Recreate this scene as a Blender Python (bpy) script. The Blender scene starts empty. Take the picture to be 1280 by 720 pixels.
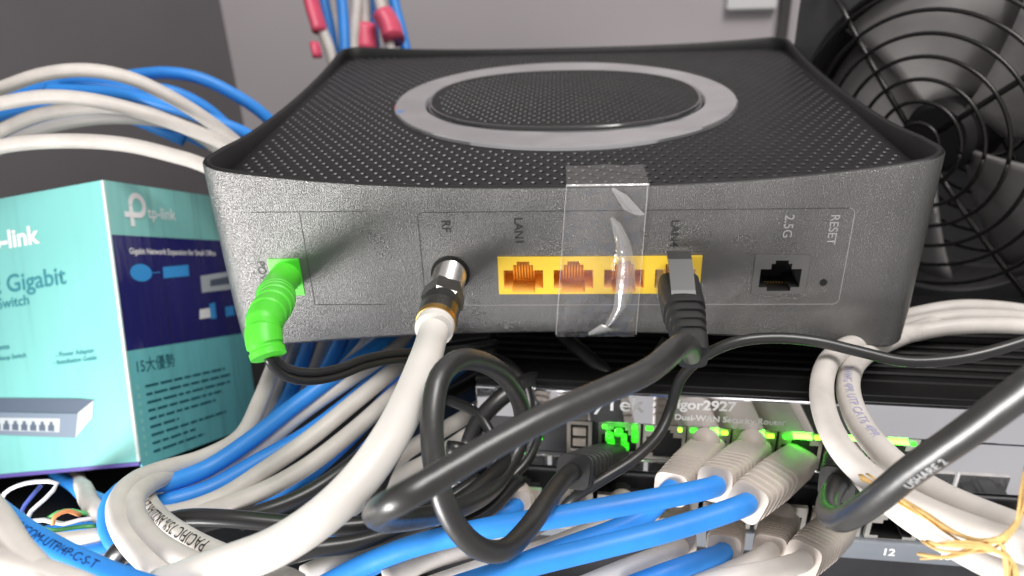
import bpy, bmesh, math, random
from mathutils import Vector, Matrix
from mathutils.geometry import tessellate_polygon
random.seed(7)
S = bpy.context.scene
COL = S.collection

# ------------------------------------------------------------------ camera
CAM = Vector((-.0011, -.2114, .1339))
FPX = 970.47
yaw, pitch, roll = .0694, .4808, -.0365
CF = Vector((-math.sin(yaw)*math.cos(pitch), math.cos(yaw)*math.cos(pitch), -math.sin(pitch)))
_r = Vector((math.cos(yaw), math.sin(yaw), 0)); _u = _r.cross(CF)
CR = _r*math.cos(roll) + _u*math.sin(roll)
CU = -_r*math.sin(roll) + _u*math.cos(roll)
cd = bpy.data.cameras.new('camera'); cam = bpy.data.objects.new('camera', cd); COL.objects.link(cam)
cd.sensor_width = 36; cd.lens = 36*FPX/1280
cd.clip_start = .005; cd.clip_end = 20
M = Matrix((CR, CU, -CF)).transposed().to_4x4(); M.translation = CAM
cam.matrix_world = M
cd.dof.use_dof = True; cd.dof.focus_distance = .2; cd.dof.aperture_fstop = 15
S.camera = cam

# ------------------------------------------------------------------ light
w = bpy.data.worlds.new('World'); S.world = w; w.use_nodes = True
bg = w.node_tree.nodes['Background']; bg.inputs[0].default_value = (1, .97, .96, 1); bg.inputs[1].default_value = .36

def area(name, loc, target, size, power, col=(1, 1, 1), sy=None):
    l = bpy.data.lights.new(name, 'AREA'); l.energy = power; l.color = col; l.size = size
    if sy: l.shape = 'RECTANGLE'; l.size_y = sy
    o = bpy.data.objects.new(name, l); COL.objects.link(o)
    o.location = loc
    o.rotation_euler = (Vector(target)-Vector(loc)).to_track_quat('-Z', 'Y').to_euler()
    return o
area('ceiling_lamp', (.32, -.30, 1.15), (.05, .1, 0), .55, 9.5, (1, .97, .94))
area('doorway_light', (-.54, -.55, -.19), (-.06, 0, .02), .36, 10, (1, .98, .96))
S.view_settings.view_transform = 'Standard'; S.view_settings.look = 'None'
S.view_settings.exposure = .58; S.view_settings.gamma = 1
S.render.resolution_x = 1024; S.render.resolution_y = 576

# ------------------------------------------------------------------ pixel helpers
def ray(px, py): return CF + CR*((px-640)/FPX) - CU*((py-360)/FPX)
def P(px, py, d): return CAM + ray(px, py)*d
def on_y(px, py, y):
    r = ray(px, py); return CAM + r*((y-CAM.y)/r.y)

# ------------------------------------------------------------------ materials
MATS = {}
def mat(name, col, rough=.45, metal=0., bump=None, var=0., vscale=40., coat=0., crough=.08, emit=None, spec=.5, trans=0., sss=0., dust=0., film=False):
    if name in MATS: return MATS[name]
    m = bpy.data.materials.new(name); m.use_nodes = True
    nt = m.node_tree; b = nt.nodes['Principled BSDF']
    b.inputs['Base Color'].default_value = (*col, 1)
    b.inputs['Roughness'].default_value = rough; b.inputs['Metallic'].default_value = metal
    b.inputs['Specular IOR Level'].default_value = spec
    b.inputs['Coat Weight'].default_value = coat; b.inputs['Coat Roughness'].default_value = crough
    b.inputs['Transmission Weight'].default_value = trans
    if sss: b.inputs['Subsurface Weight'].default_value = sss; b.inputs['Subsurface Radius'].default_value = (.003, .002, .0015); b.inputs['Subsurface Scale'].default_value = .3
    if emit: b.inputs['Emission Color'].default_value = (*emit[0], 1); b.inputs['Emission Strength'].default_value = emit[1]
    tc = nt.nodes.new('ShaderNodeTexCoord')
    if var:
        n = nt.nodes.new('ShaderNodeTexNoise'); n.inputs['Scale'].default_value = vscale; n.inputs['Detail'].default_value = 5
        nt.links.new(tc.outputs['Object'], n.inputs['Vector'])
        r = nt.nodes.new('ShaderNodeValToRGB')
        r.color_ramp.elements[0].position = .3; r.color_ramp.elements[1].position = .72
        r.color_ramp.elements[0].color = (*[c*(1-var) for c in col], 1)
        r.color_ramp.elements[1].color = (*[min(1, c*(1+var*.6)) for c in col], 1)
        nt.links.new(n.outputs['Fac'], r.inputs['Fac']); nt.links.new(r.outputs['Color'], b.inputs['Base Color'])
        mr = nt.nodes.new('ShaderNodeMapRange'); mr.inputs['To Min'].default_value = max(.03, rough*.82); mr.inputs['To Max'].default_value = min(1, rough*1.25)
        nt.links.new(n.outputs['Fac'], mr.inputs['Value']); nt.links.new(mr.outputs['Result'], b.inputs['Roughness'])
    if dust:
        dn = nt.nodes.new('ShaderNodeTexNoise'); dn.inputs['Scale'].default_value = 900; dn.inputs['Detail'].default_value = 3
        nt.links.new(tc.outputs['Object'], dn.inputs['Vector'])
        dr = nt.nodes.new('ShaderNodeValToRGB'); dr.color_ramp.elements[0].position = .72; dr.color_ramp.elements[1].position = .80
        dr.color_ramp.elements[1].color = (dust, dust, dust, 1)
        nt.links.new(dn.outputs['Fac'], dr.inputs['Fac'])
        mx = nt.nodes.new('ShaderNodeMix'); mx.data_type = 'RGBA'; mx.inputs[7].default_value = (.5, .48, .46, 1)
        nt.links.new(dr.outputs['Color'], mx.inputs[0])
        if var: nt.links.new(r.outputs['Color'], mx.inputs[6])
        else: mx.inputs[6].default_value = (*col, 1)
        nt.links.new(mx.outputs[2], b.inputs['Base Color'])
    if film:
        mp_ = nt.nodes.new('ShaderNodeMapping'); mp_.inputs['Scale'].default_value = (70, 70, 9)
        fnz = nt.nodes.new('ShaderNodeTexNoise'); fnz.inputs['Scale'].default_value = 1.; fnz.inputs['Detail'].default_value = 2
        fb = nt.nodes.new('ShaderNodeBump'); fb.inputs['Strength'].default_value = 1; fb.inputs['Distance'].default_value = .006
        nt.links.new(tc.outputs['Object'], mp_.inputs['Vector']); nt.links.new(mp_.outputs[0], fnz.inputs['Vector']); nt.links.new(fnz.outputs['Fac'], fb.inputs['Height'])
        nt.links.new(fb.outputs['Normal'], b.inputs['Coat Normal'])
    if bump:
        sc, st, dist = bump
        n2 = nt.nodes.new('ShaderNodeTexNoise'); n2.inputs['Scale'].default_value = sc; n2.inputs['Detail'].default_value = 2
        nt.links.new(tc.outputs['Object'], n2.inputs['Vector'])
        bp = nt.nodes.new('ShaderNodeBump'); bp.inputs['Strength'].default_value = st; bp.inputs['Distance'].default_value = dist
        nt.links.new(n2.outputs['Fac'], bp.inputs['Height']); nt.links.new(bp.outputs['Normal'], b.inputs['Normal'])
    MATS[name] = m; return m
white_pvc = mat('white_pvc', (.64, .60, .56), .46, var=.13, vscale=90, bump=(180, .25, .0006), sss=.15)
coax_pvc = mat('coax_pvc', (.74, .71, .67), .38, var=.05, vscale=60, bump=(160, .2, .0006), sss=.15)
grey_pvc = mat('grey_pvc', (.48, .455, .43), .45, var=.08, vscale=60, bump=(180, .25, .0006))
beige = mat('beige_boot', (.52, .46, .41), .5, var=.08, vscale=90, bump=(700, .15, .0003), sss=.1)
blue_pvc = mat('blue_pvc', (.03, .27, .80), .42, var=.14, vscale=50, bump=(180, .25, .0006))
black_pvc = mat('black_pvc', (.022, .0215, .021), .40, spec=.7, coat=.35, crough=.28, var=.25, vscale=50, bump=(150, .35, .0008))
black_thin = mat('black_thin', (.016, .016, .016), .36, coat=.3, crough=.2, var=.2)
black_rubber = mat('black_rubber', (.02, .02, .02), .5, var=.2, vscale=100, bump=(600, .2, .0003))
lime = mat('lime_plastic', (.09, .66, .035), .42, var=.06, vscale=100, bump=(500, .1, .0003), sss=.1)
shell_m = mat('grained_grey_plastic', (.17, .167, .164), .28, spec=.8, metal=.65, var=.12, vscale=40, bump=(2700, 1, .00034))
top_m = mat('black_plastic', (.009, .0085, .009), .5, spec=.3, dust=.35, var=.15, vscale=80, bump=(900, .15, .0003))
rim_m = mat('rim_plastic', (.008, .008, .008), .45, spec=.35, var=.15, vscale=80, bump=(700, .12, .0003))
ring_m = mat('satin_ring', (.62, .62, .63), .08, metal=.8, var=.2, vscale=18, bump=(22, .5, .004))
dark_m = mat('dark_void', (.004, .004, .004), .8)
yellow = mat('yellow_plastic', (.92, .62, .05), .42, var=.05, vscale=100)
orange_in = mat('amber_plastic', (.98, .55, .12), .5)
gold = mat('gold_contact', (.95, .66, .25), .25, metal=1)
steel = mat('nickel', (.72, .69, .66), .22, metal=1, var=.1, vscale=200)
darksteel = mat('dark_nickel', (.22, .21, .20), .28, metal=1, var=.15, vscale=200)
brass = mat('brass', (.70, .42, .12), .3, metal=1)
port_grey = mat('port_grey', (.11, .108, .105), .45)
ink = mat('dark_ink', (.03, .03, .03), .6)
seam_m = mat('seam', (.06, .06, .06), .7)
seam_l = mat('seam_edge', (.38, .37, .36), .45, metal=.4)
clear = None
def make_tape(name, dif, gl, rough, strength):
    m = bpy.data.materials.new(name); m.use_nodes = True; nt = m.node_tree; nt.nodes.clear()
    o = nt.nodes.new('ShaderNodeOutputMaterial'); t = nt.nodes.new('ShaderNodeBsdfTransparent')
    t.inputs[0].default_value = (.995, .99, .985, 1)
    d = nt.nodes.new('ShaderNodeBsdfDiffuse'); d.inputs[0].default_value = (.85, .83, .82, 1)
    g = nt.nodes.new('ShaderNodeBsdfGlossy'); g.inputs['Roughness'].default_value = rough; g.inputs[0].default_value = (1, 1, 1, 1)
    m1 = nt.nodes.new('ShaderNodeMixShader'); m1.inputs[0].default_value = dif
    m2 = nt.nodes.new('ShaderNodeMixShader'); fr = nt.nodes.new('ShaderNodeFresnel'); fr.inputs[0].default_value = 1.5
    ml = nt.nodes.new('ShaderNodeMath'); ml.operation = 'MULTIPLY'; ml.inputs[1].default_value = gl
    tc = nt.nodes.new('ShaderNodeTexCoord'); n = nt.nodes.new('ShaderNodeTexNoise'); n.inputs['Scale'].default_value = 170; n.inputs['Detail'].default_value = 4
    bp = nt.nodes.new('ShaderNodeBump'); bp.inputs['Strength'].default_value = strength; bp.inputs['Distance'].default_value = .001
    L = nt.links.new
    L(tc.outputs['Object'], n.inputs['Vector']); L(n.outputs['Fac'], bp.inputs['Height']); L(bp.outputs['Normal'], g.inputs['Normal'])
    m2.inputs[0].default_value = gl
    L(t.outputs[0], m1.inputs[1]); L(d.outputs[0], m1.inputs[2]); L(m1.outputs[0], m2.inputs[1]); L(g.outputs[0], m2.inputs[2]); L(m2.outputs[0], o.inputs[0])
    MATS[name] = m; return m
tape_m = make_tape('clear_tape', .028, .11, .13, .8)
fold_m = make_tape('tape_fold', .26, .2, .18, .5)
clear = make_tape('clear_plug', .10, .12, .08, .2)
gloss_panel = mat('gloss_black_panel', (.85, .85, .89), .05, metal=.95, var=.06, vscale=20)
router_m = mat('router_case', (.006, .006, .006), .45, spec=.2, var=.2, vscale=60, bump=(700, .15, .0003))
cage = mat('cage_metal', (.80, .77, .72), .32, metal=.9, var=.15, vscale=150)
bezel = mat('bezel_grey', (.17, .185, .21), .4, var=.1, vscale=80)
switch_m = mat('switch_case', (.03, .03, .034), .45, var=.2)
print_w = mat('print_white', (.88, .88, .88), .45)
led_g = mat('green_led', (.05, .5, .05), .4, emit=((.06, 1, .03), 1.5))
led_y = mat('lime_led', (.2, .5, .05), .4, emit=((.35, 1, .04), 2.2))
teal = mat('carton_mint', (.21, .57, .54), .35, var=.04, vscale=30, coat=.7, crough=.12, film=True)
teal_side = mat('carton_teal', (.18, .60, .63), .3, var=.08, vscale=25, coat=1., crough=.12, film=True)
navy = mat('carton_navy', (.022, .022, .16), .25, var=.1, vscale=25, coat=1., crough=.12, film=True)
mint2 = mat('carton_light_teal', (.27, .66, .62), .3, var=.05, vscale=25, coat=1., crough=.12, film=True)
purple = mat('carton_base', (.12, .09, .36), .35, coat=.5)
carton_edge = mat('carton_edge', (.62, .74, .70), .6)
petrol = mat('print_petrol', (.04, .24, .29), .5)
teal_ink = mat('print_dark_teal', (.01, .11, .14), .5)
sky_ink = mat('print_sky', (.05, .33, .75), .4)
photo_grey = mat('print_device', (.20, .25, .32), .35)
photo_dark = mat('print_device_dark', (.10, .13, .18), .35)
photo_light = mat('print_device_light', (.5, .55, .58), .35)
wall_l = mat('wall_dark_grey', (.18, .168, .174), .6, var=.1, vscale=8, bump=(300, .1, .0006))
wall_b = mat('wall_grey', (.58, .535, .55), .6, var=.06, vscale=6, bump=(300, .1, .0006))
shelf_m = mat('shelf_black', (.012, .012, .013), .55, var=.2, vscale=10)
fan_m = mat('fan_frame', (.10, .10, .102), .42, var=.2, vscale=40, bump=(300, .1, .0005))
fan_in = mat('fan_throat', (.02, .02, .02), .5)
blade_m = mat('fan_blade', (.62, .60, .59), .34, metal=.4, var=.2, vscale=30)
wire_m = mat('guard_wire', (.05, .048, .047), .26, metal=.7, var=.15, vscale=60)
red_tape = mat('red_tape', (.78, .10, .18), .4, var=.1, vscale=90)
raffia = mat('raffia', (.72, .47, .18), .6, var=.25, vscale=220, bump=(500, .5, .0008))
w_or = mat('wire_orange', (.75, .28, .10), .4); w_gr = mat('wire_green', (.12, .45, .14), .4)
w_bl = mat('wire_blue', (.08, .12, .45), .4); w_wh = mat('wire_white', (.70, .68, .72), .4)

# ------------------------------------------------------------------ mesh helpers
def link(name, me, m, parent=None, smooth=False):
    o = bpy.data.objects.new(name, me); COL.objects.link(o)
    if m: me.materials.append(m)
    if smooth:
        for p in me.polygons: p.use_smooth = True
    if parent: o.parent = parent
    return o
def pydata(name, v, f, m, parent=None, smooth=False, mats=None, idx=None):
    me = bpy.data.meshes.new(name); me.from_pydata([tuple(a) for a in v], [], f); me.update()
    o = link(name, me, m, parent, smooth)
    if mats:
        for x in mats: me.materials.append(x)
        for p, i in zip(me.polygons, idx): p.material_index = i
    return o
def tag(o, label, cat, group=None, kind=None):
    o['label'] = label; o['category'] = cat
    if group: o['group'] = group
    if kind: o['kind'] = kind
    return o
def struct(o): o['kind'] = 'structure'; return o
def empty(name, loc=(0, 0, 0), rz=0, mw=None):
    o = bpy.data.objects.new(name, None); COL.objects.link(o); o.empty_display_size = .01
    if mw is not None: o.matrix_world = mw
    else: o.location = loc; o.rotation_euler = (0, 0, rz)
    return o
def box(name, x0, x1, y0, y1, z0, z1, m, parent=None, bev=0., seg=2):
    bm = bmesh.new(); bmesh.ops.create_cube(bm, size=1)
    for v in bm.verts: v.co = Vector(((x0+x1)/2+v.co.x*(x1-x0), (y0+y1)/2+v.co.y*(y1-y0), (z0+z1)/2+v.co.z*(z1-z0)))
    if bev: bmesh.ops.bevel(bm, geom=bm.edges[:], offset=bev, segments=seg, affect='EDGES', profile=.5)
    me = bpy.data.meshes.new(name); bm.to_mesh(me); bm.free()
    return link(name, me, m, parent, smooth=False)
def catmull(pts, rad, step=.002):
    out, rr = [], []
    n = len(pts)
    for i in range(n-1):
        p1, p2 = pts[i], pts[i+1]
        p0 = pts[i-1] if i else p1*2-p2
        p3 = pts[i+2] if i+2 < n else p2*2-p1
        # centripetal
        def kn(a, b): return max((b-a).length, 1e-6)**.5
        t0 = 0; t1 = t0+kn(p0, p1); t2 = t1+kn(p1, p2); t3 = t2+kn(p2, p3)
        k = max(2, int((p2-p1).length/step))
        for j in range(k):
            t = t1+(t2-t1)*j/k
            A1 = p0*((t1-t)/(t1-t0))+p1*((t-t0)/(t1-t0)); A2 = p1*((t2-t)/(t2-t1))+p2*((t-t1)/(t2-t1)); A3 = p2*((t3-t)/(t3-t2))+p3*((t-t2)/(t3-t2))
            B1 = A1*((t2-t)/(t2-t0))+A2*((t-t0)/(t2-t0)); B2 = A2*((t3-t)/(t3-t1))+A3*((t-t1)/(t3-t1))
            out.append(B1*((t2-t)/(t2-t1))+B2*((t-t1)/(t2-t1))); rr.append(rad[i]+(rad[i+1]-rad[i])*j/k)
    out.append(pts[-1]); rr.append(rad[-1])
    return out, rr
def frames(path, up=Vector((.13, .3, .95))):
    T = []
    n = len(path)
    for i in range(n):
        a = path[max(0, i-1)]; b = path[min(n-1, i+1)]; t = (b-a)
        T.append(t.normalized() if t.length > 1e-9 else (T[-1] if T else Vector((1, 0, 0))))
    N = [(up - T[0]*up.dot(T[0])).normalized()]
    for i in range(1, n):
        v = N[-1]-T[i]*N[-1].dot(T[i])
        N.append(v.normalized())
    return T, N
def tube_mesh(path, rad, sides=14, phase=0., flat=1.):
    T, N = frames(path); V, Fc = [], []
    for p, t, nn, r in zip(path, T, N, rad):
        b = t.cross(nn)
        for k in range(sides):
            a = 2*math.pi*k/sides+phase
            V.append(p+nn*(r*math.cos(a)*flat)+b*(r*math.sin(a)))
    n = len(path)
    for i in range(n-1):
        for k in range(sides):
            k2 = (k+1) % sides
            Fc.append((i*sides+k, (i+1)*sides+k, (i+1)*sides+k2, i*sides+k2))
    Fc.append(tuple(range(sides))); Fc.append(tuple((n-1)*sides+k for k in reversed(range(sides))))
    return V, Fc, T, N
def topt(q, dd):
    if isinstance(q, Vector): return q
    return P(*q)
def cable(name, pts, dia, m, parent=None, sides=14, step=.0025, wob=.0003, flat=1.):
    ps = [topt(q, dia) for q in pts]
    path, rr = catmull(ps, [dia/2]*len(ps), step)
    path, rr = path, rr
    sd = random.random()*50
    for i in range(1, len(path)-1):
        path[i] = path[i]+Vector((math.sin(i*.21+sd), math.sin(i*.17+sd*2), math.sin(i*.19+sd*3)))*wob
    V, Fc, T, N = tube_mesh(path, rr, sides, flat=flat)
    o = pydata(name, V, Fc, m, parent, True)
    return o, path, T, N
FONT = {}
def text_mesh(s, size, align='CENTER', bold=0.):
    cu = bpy.data.curves.new('t', 'FONT'); cu.body = s; cu.size = size; cu.align_x = align; cu.align_y = 'CENTER'; cu.offset = bold*size; cu.resolution_u = 4
    ob = bpy.data.objects.new('t', cu); COL.objects.link(ob)
    dg = bpy.context.evaluated_depsgraph_get(); dg.update()
    me = bpy.data.meshes.new_from_object(ob.evaluated_get(dg))
    bpy.data.objects.remove(ob); bpy.data.curves.remove(cu)
    return me
def text(name, s, size, m, mw, parent=None, align='CENTER', bold=0., thick=0.):
    me = text_mesh(s, size, align, bold); me.materials.clear()
    if thick:
        bm = bmesh.new(); bm.from_mesh(me)
        r = bmesh.ops.extrude_face_region(bm, geom=bm.faces[:])
        for g in r['geom']:
            if isinstance(g, bmesh.types.BMVert): g.co.z += thick
        bmesh.ops.recalc_face_normals(bm, faces=bm.faces); bm.to_mesh(me); bm.free()
    me.transform(mw); me.update()
    return link(name, me, m, parent)
def axes(o, x, y, z):
    m = Matrix((x, y, z)).transposed().to_4x4(); m.translation = o; return m
def text_on_cable(s, size, path, T, N, rad, s0, ang, m, parent, flip=1, bold=.0):
    me = text_mesh(s, size, 'LEFT', bold); me.materials.clear()
    bm = bmesh.new(); bm.from_mesh(me)
    bmesh.ops.subdivide_edges(bm, edges=[e for e in bm.edges if e.calc_length() > size*.3], cuts=2)
    bmesh.ops.triangulate(bm, faces=bm.faces[:])
    cum = [0.]
    for i in range(1, len(path)): cum.append(cum[-1]+(path[i]-path[i-1]).length)
    for v in bm.verts:
        q = s0+v.co.x*flip; i = 0
        while i < len(cum)-2 and cum[i+1] < q: i += 1
        f = (q-cum[i])/max(1e-6, cum[i+1]-cum[i])
        p = path[i].lerp(path[i+1], f); nn = N[i].lerp(N[i+1], f).normalized(); t = T[i].lerp(T[i+1], f).normalized(); b = t.cross(nn)
        a = ang-flip*v.co.y/rad
        v.co = p+(nn*math.cos(a)+b*math.sin(a))*(rad+.00012)
    bm.to_mesh(me); bm.free()
    return link('printing', me, m, parent)
def seg_angle(path, T, N, i):
    """angle of the direction towards the viewer's side (local normal frame)"""
    t, nn = T[i], N[i]; b = t.cross(nn); d = (CAM-path[i]).normalized()
    return math.atan2(d.dot(b), d.dot(nn))
def cell(name, w, h, hole, depth, mf, mi, parent, off, back=None):
    """front plate w x h with a shaped socket hole going back (+y); off = centre"""
    outer = [Vector((-w/2, 0, -h/2)), Vector((w/2, 0, -h/2)), Vector((w/2, 0, h/2)), Vector((-w/2, 0, h/2))]
    hl = [Vector((x, 0, z)) for x, z in hole]
    pl = [[Vector((v.x, v.z, 0)) for v in outer], [Vector((v.x, v.z, 0)) for v in reversed(hl)]]
    tri = tessellate_polygon(pl)
    vs = outer+list(reversed(hl)); V = [Vector(off)+v for v in vs]; Fc = [tuple(t) for t in tri]; idx = [0]*len(Fc)
    n0 = len(V); n = len(hl)
    V += [Vector(off)+v for v in hl]+[Vector(off)+v+Vector((0, depth, 0)) for v in hl]
    for k in range(n): Fc.append((n0+k, n0+(k+1) % n, n0+n+(k+1) % n, n0+n+k)); idx.append(1)
    Fc.append(tuple(n0+n+k for k in range(n))); idx.append(1)
    # outer side walls of the plate, 1.5 mm
    n1 = len(V); V += [Vector(off)+v for v in outer]+[Vector(off)+v+Vector((0, .0015, 0)) for v in outer]
    for k in range(4): Fc.append((n1+k, n1+4+k, n1+4+(k+1) % 4, n1+(k+1) % 4)); idx.append(0)
    me = bpy.data.meshes.new(name); me.from_pydata([tuple(a) for a in V], [], Fc); me.update()
    bm = bmesh.new(); bm.from_mesh(me)
    bm.faces.ensure_lookup_table()
    for i, f in enumerate(bm.faces):
        f.material_index = idx[i]
        if i < len(tri) and f.normal.y > 0: f.normal_flip()
    bm.to_mesh(me); bm.free()
    o = link(name, me, mf, parent); me.materials.append(mi)
    return o
mm = .001
RJ = [(-3.5, -5.6), (3.5, -5.6), (3.5, -4.3), (6, -4.3), (6, 1.9), (3, 1.9), (3, 3.7), (1.9, 3.7), (1.9, 4.8), (-1.9, 4.8), (-1.9, 3.7), (-3, 3.7), (-3, 1.9), (-6, 1.9), (-6, -4.3), (-3.5, -4.3)]
RJm = [(x*mm, z*mm) for x, z in RJ]
def loft(name, secs, m, parent=None, npts=28, ex=5., mw=None, smooth=True):
    """sections (x, half width y, half height z, z offset) along local x"""
    V, Fc = [], []
    for (x, a, b, zo) in secs:
        for k in range(npts):
            th = 2*math.pi*k/npts; c, s = math.cos(th), math.sin(th)
            V.append(Vector((x, a*math.copysign(abs(c)**(2/ex), c), zo+b*math.copysign(abs(s)**(2/ex), s))))
    n = len(secs)
    for i in range(n-1):
        for k in range(npts): Fc.append((i*npts+k, i*npts+(k+1) % npts, (i+1)*npts+(k+1) % npts, (i+1)*npts+k))
    Fc.append(tuple(reversed(range(npts)))); Fc.append(tuple((n-1)*npts+k for k in range(npts)))
    if mw is not None: V = [mw@v for v in V]
    me = bpy.data.meshes.new(name); me.from_pydata([tuple(a) for a in V], [], Fc); me.update()
    o = link(name, me, m, parent, smooth)
    if smooth: me.set_sharp_from_angle(angle=math.radians(38))
    return o

# ================================================================== SETTING
FLOORZ = -.094
BACKY = .50
struct(box('shelf', -.30, .34, -.05, BACKY, FLOORZ-.01, FLOORZ, shelf_m))
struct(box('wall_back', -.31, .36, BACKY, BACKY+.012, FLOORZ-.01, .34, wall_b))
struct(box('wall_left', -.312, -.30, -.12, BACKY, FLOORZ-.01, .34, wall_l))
struct(box('wall_right', .34, .352, -.02, BACKY, FLOORZ-.01, .34, shelf_m))

struct(box('shelf_upper', -.13, .108, .085, .22, -.0145, -.0121, shelf_m))
# ================================================================== MODEM
modem = tag(empty('modem', (0, 0, -.012)), 'wide grey modem with flared black rim and perforated top on the black router', 'modem')
def mp(o): o.matrix_parent_inverse = Matrix.Translation((0, 0, .012)); return o
HW, DEP, RC = .1085, .205, .0105
def outline(inset=0., nfront=None):
    """closed list of (x, y, region) counter-clockwise from front-left, corner radius RC"""
    pts = []
    xs = [-94, -90.7, -86, -81.1, -74, -66, -58, -50, -43, -34.5, -27, -19.8, -12, -5, 3, 11, 19, 27, 34, 41.2, 49, 56.9, 64, 72.5, 79, 86, 94]
    r = RC
    hw = lambda y: HW+.006*(y/DEP)
    for x in xs: pts.append((x*mm, inset))
    for k in range(1, 8):
        a = -math.pi/2+math.pi/2*k/8; pts.append((HW-r+(r-inset)*math.cos(a), r+(r-inset)*math.sin(a)))
    for k in range(0, 15):
        y = r+(DEP-2*r)*k/14; pts.append((hw(y)-inset, y))
    hb = hw(DEP)
    for k in range(1, 8):
        a = math.pi/2*k/8; pts.append((hb-r+(r-inset)*math.cos(a), DEP-r+(r-inset)*math.sin(a)))
    for k in range(0, 15):
        x = (hb-r)-(2*(hb-r))*k/14; pts.append((x, DEP-inset))
    for k in range(1, 8):
        a = math.pi/2+math.pi/2*k/8; pts.append((-(hb-r)+(r-inset)*math.cos(a), DEP-r+(r-inset)*math.sin(a)))
    for k in range(0, 15):
        y = DEP-r-(DEP-2*r)*k/14; pts.append((-(hw(y)-inset), y))
    for k in range(1, 8):
        a = math.pi+math.pi/2*k/8; pts.append((-(HW-r)+(r-inset)*math.cos(a), r+(r-inset)*math.sin(a)))
    return pts, len(xs)
def rim_z(x, y):
    u = min(1, abs(x)/.107); v = y/DEP
    zf = .0560+.0076*u**2.4; zbk = .0572+.0030*u**3
    zside = .0630*(1-v)+.0602*v-.0042*math.sin(math.pi*min(1, max(0, v)))
    fx = max(0, 1-v*5); fb = max(0, 1-(1-v)*5)
    zm = max(zf*fx, 0); 
    if v < .2: return zf*(1-(v/.2))+zside*(v/.2) if u > .9 else zf
    if v > .8: return zbk*(1-((1-v)/.2))+zside*((1-v)/.2) if u > .9 else zbk
    return zside
def bot_z(x, y):
    return .0062*(1-min(1, abs(x)/.104)**2)*max(0, 1-y/.06)
p0, NF = outline(0)
rows = []   # (inset, zfunc)
rows.append((.0045, lambda x, y: bot_z(x, y)+.0000))
rows.append((.0018, lambda x, y: bot_z(x, y)+.0004))
rows.append((.0004, lambda x, y: bot_z(x, y)+.0018))
rows.append((0, lambda x, y: .0120))
rows.append((0, lambda x, y: .0214))
rows.append((0, lambda x, y: .0338))
rows.append((0, lambda x, y: .0490))
rows.append((0, lambda x, y: rim_z(x, y)-.0012))
rows.append((.0002, lambda x, y: rim_z(x, y)-.0005))
V, Fc = [], []
for ins, zf in rows:
    q, _ = outline(ins)
    # mild taper to the base
    for (x, y), (x0, y0) in zip(q, p0): V.append(Vector((x, y, zf(x0, y0))))
n = len(p0)
holes = [(-.0907, -.0811), (-.0198, .0412), (.0569, .0725)]
for i in range(len(rows)-1):
    for k in range(n):
        k2 = (k+1) % n
        if i == 4 and k < NF-1:
            xm = (p0[k][0]+p0[k2][0])/2
            if any(a < xm < b for a, b in holes): continue
        Fc.append((i*n+k, i*n+k2, (i+1)*n+k2, (i+1)*n+k))
Fc.append(tuple(reversed(range(n))))
me_o = pydata('casing', V, Fc, shell_m, modem, True); mp(me_o)
me_o.data.set_sharp_from_angle(angle=math.radians(40))
# rim
V, Fc = [], []
rr = [(.0002, lambda x, y: rim_z(x, y)-.0005), (.0007, lambda x, y: rim_z(x, y)), (.0016, lambda x, y: rim_z(x, y)), (.0022, lambda x, y: rim_z(x, y)-.0006), (.0030, lambda x, y: .0535)]
for ins, zf in rr:
    q, _ = outline(ins)
    for (x, y), (x0, y0) in zip(q, p0): V.append(Vector((x, y, zf(x0, y0))))
for i in range(len(rr)-1):
    for k in range(n): Fc.append((i*n+k, i*n+(k+1) % n, (i+1)*n+(k+1) % n, (i+1)*n+k))
o = pydata('rim', V, Fc, rim_m, modem, True); mp(o)
# perforated top
TZ = .0549
RCX, RCY, RRO = .0008, .105, .0685
def inside(x, y, mgn):
    hw = HW+.006*(y/DEP)-mgn
    if abs(x) > hw or y < mgn or y > DEP-mgn: return False
    cx, cy = hw-RC, None
    if abs(x) > cx:
        if y < RC+mgn: return math.hypot(abs(x)-cx, y-RC-mgn) < RC
        if y > DEP-RC-mgn: return math.hypot(abs(x)-cx, y-(DEP-RC-mgn)) < RC
    return True
def clampo(x, y):
    y = min(max(y, .0026), DEP-.0026); hw = HW+.006*(y/DEP)-.0026
    x = min(max(x, -hw), hw)
    for sx in (-1, 1):
        for cy, sy in ((RC, -1), (DEP-RC, 1)):
            cx = sx*(hw-RC+.0026)
            if (x-cx)*sx > 0 and (y-cy)*sy > 0:
                d = Vector((x-cx, y-cy)); R = RC-.0026
                if d.length > R: d = d.normalized()*R; x, y = cx+d.x, cy+d.y
    return x, y
HI = {}
def hole_cell(V, Fc, cx, cy, wx, wy, rh, z, clampf, hole=True, deep=.0016):
    ID = HI.setdefault(id(Fc), [])
    b = len(V)
    if not hole:
        for sx, sy in ((-1, -1), (1, -1), (1, 1), (-1, 1)):
            x, y = clampf(cx+sx*wx/2, cy+sy*wy/2); V.append(Vector((x, y, z)))
        Fc.append((b, b+1, b+2, b+3)); ID.append(0); return
    sq = [(1, 0), (1, 1), (0, 1), (-1, 1), (-1, 0), (-1, -1), (0, -1), (1, -1)]
    for sx, sy in sq: V.append(Vector((cx+sx*wx/2, cy+sy*wy/2, z)))
    for rad, dz in ((rh*1.5, 0.0), (rh, -.00034), (rh*.92, -deep)):
        for k in range(8):
            a = math.pi/4*k; V.append(Vector((cx+rad*math.cos(a), cy+rad*math.sin(a), z+dz)))
    for ring in range(3):
        for k in range(8):
            k2 = (k+1) % 8
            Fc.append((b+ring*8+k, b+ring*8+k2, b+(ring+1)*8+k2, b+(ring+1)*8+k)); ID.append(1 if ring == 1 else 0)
V, Fc = [], []
wx, wy = .0043, .0034
ny = int(DEP/wy)+2
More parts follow.
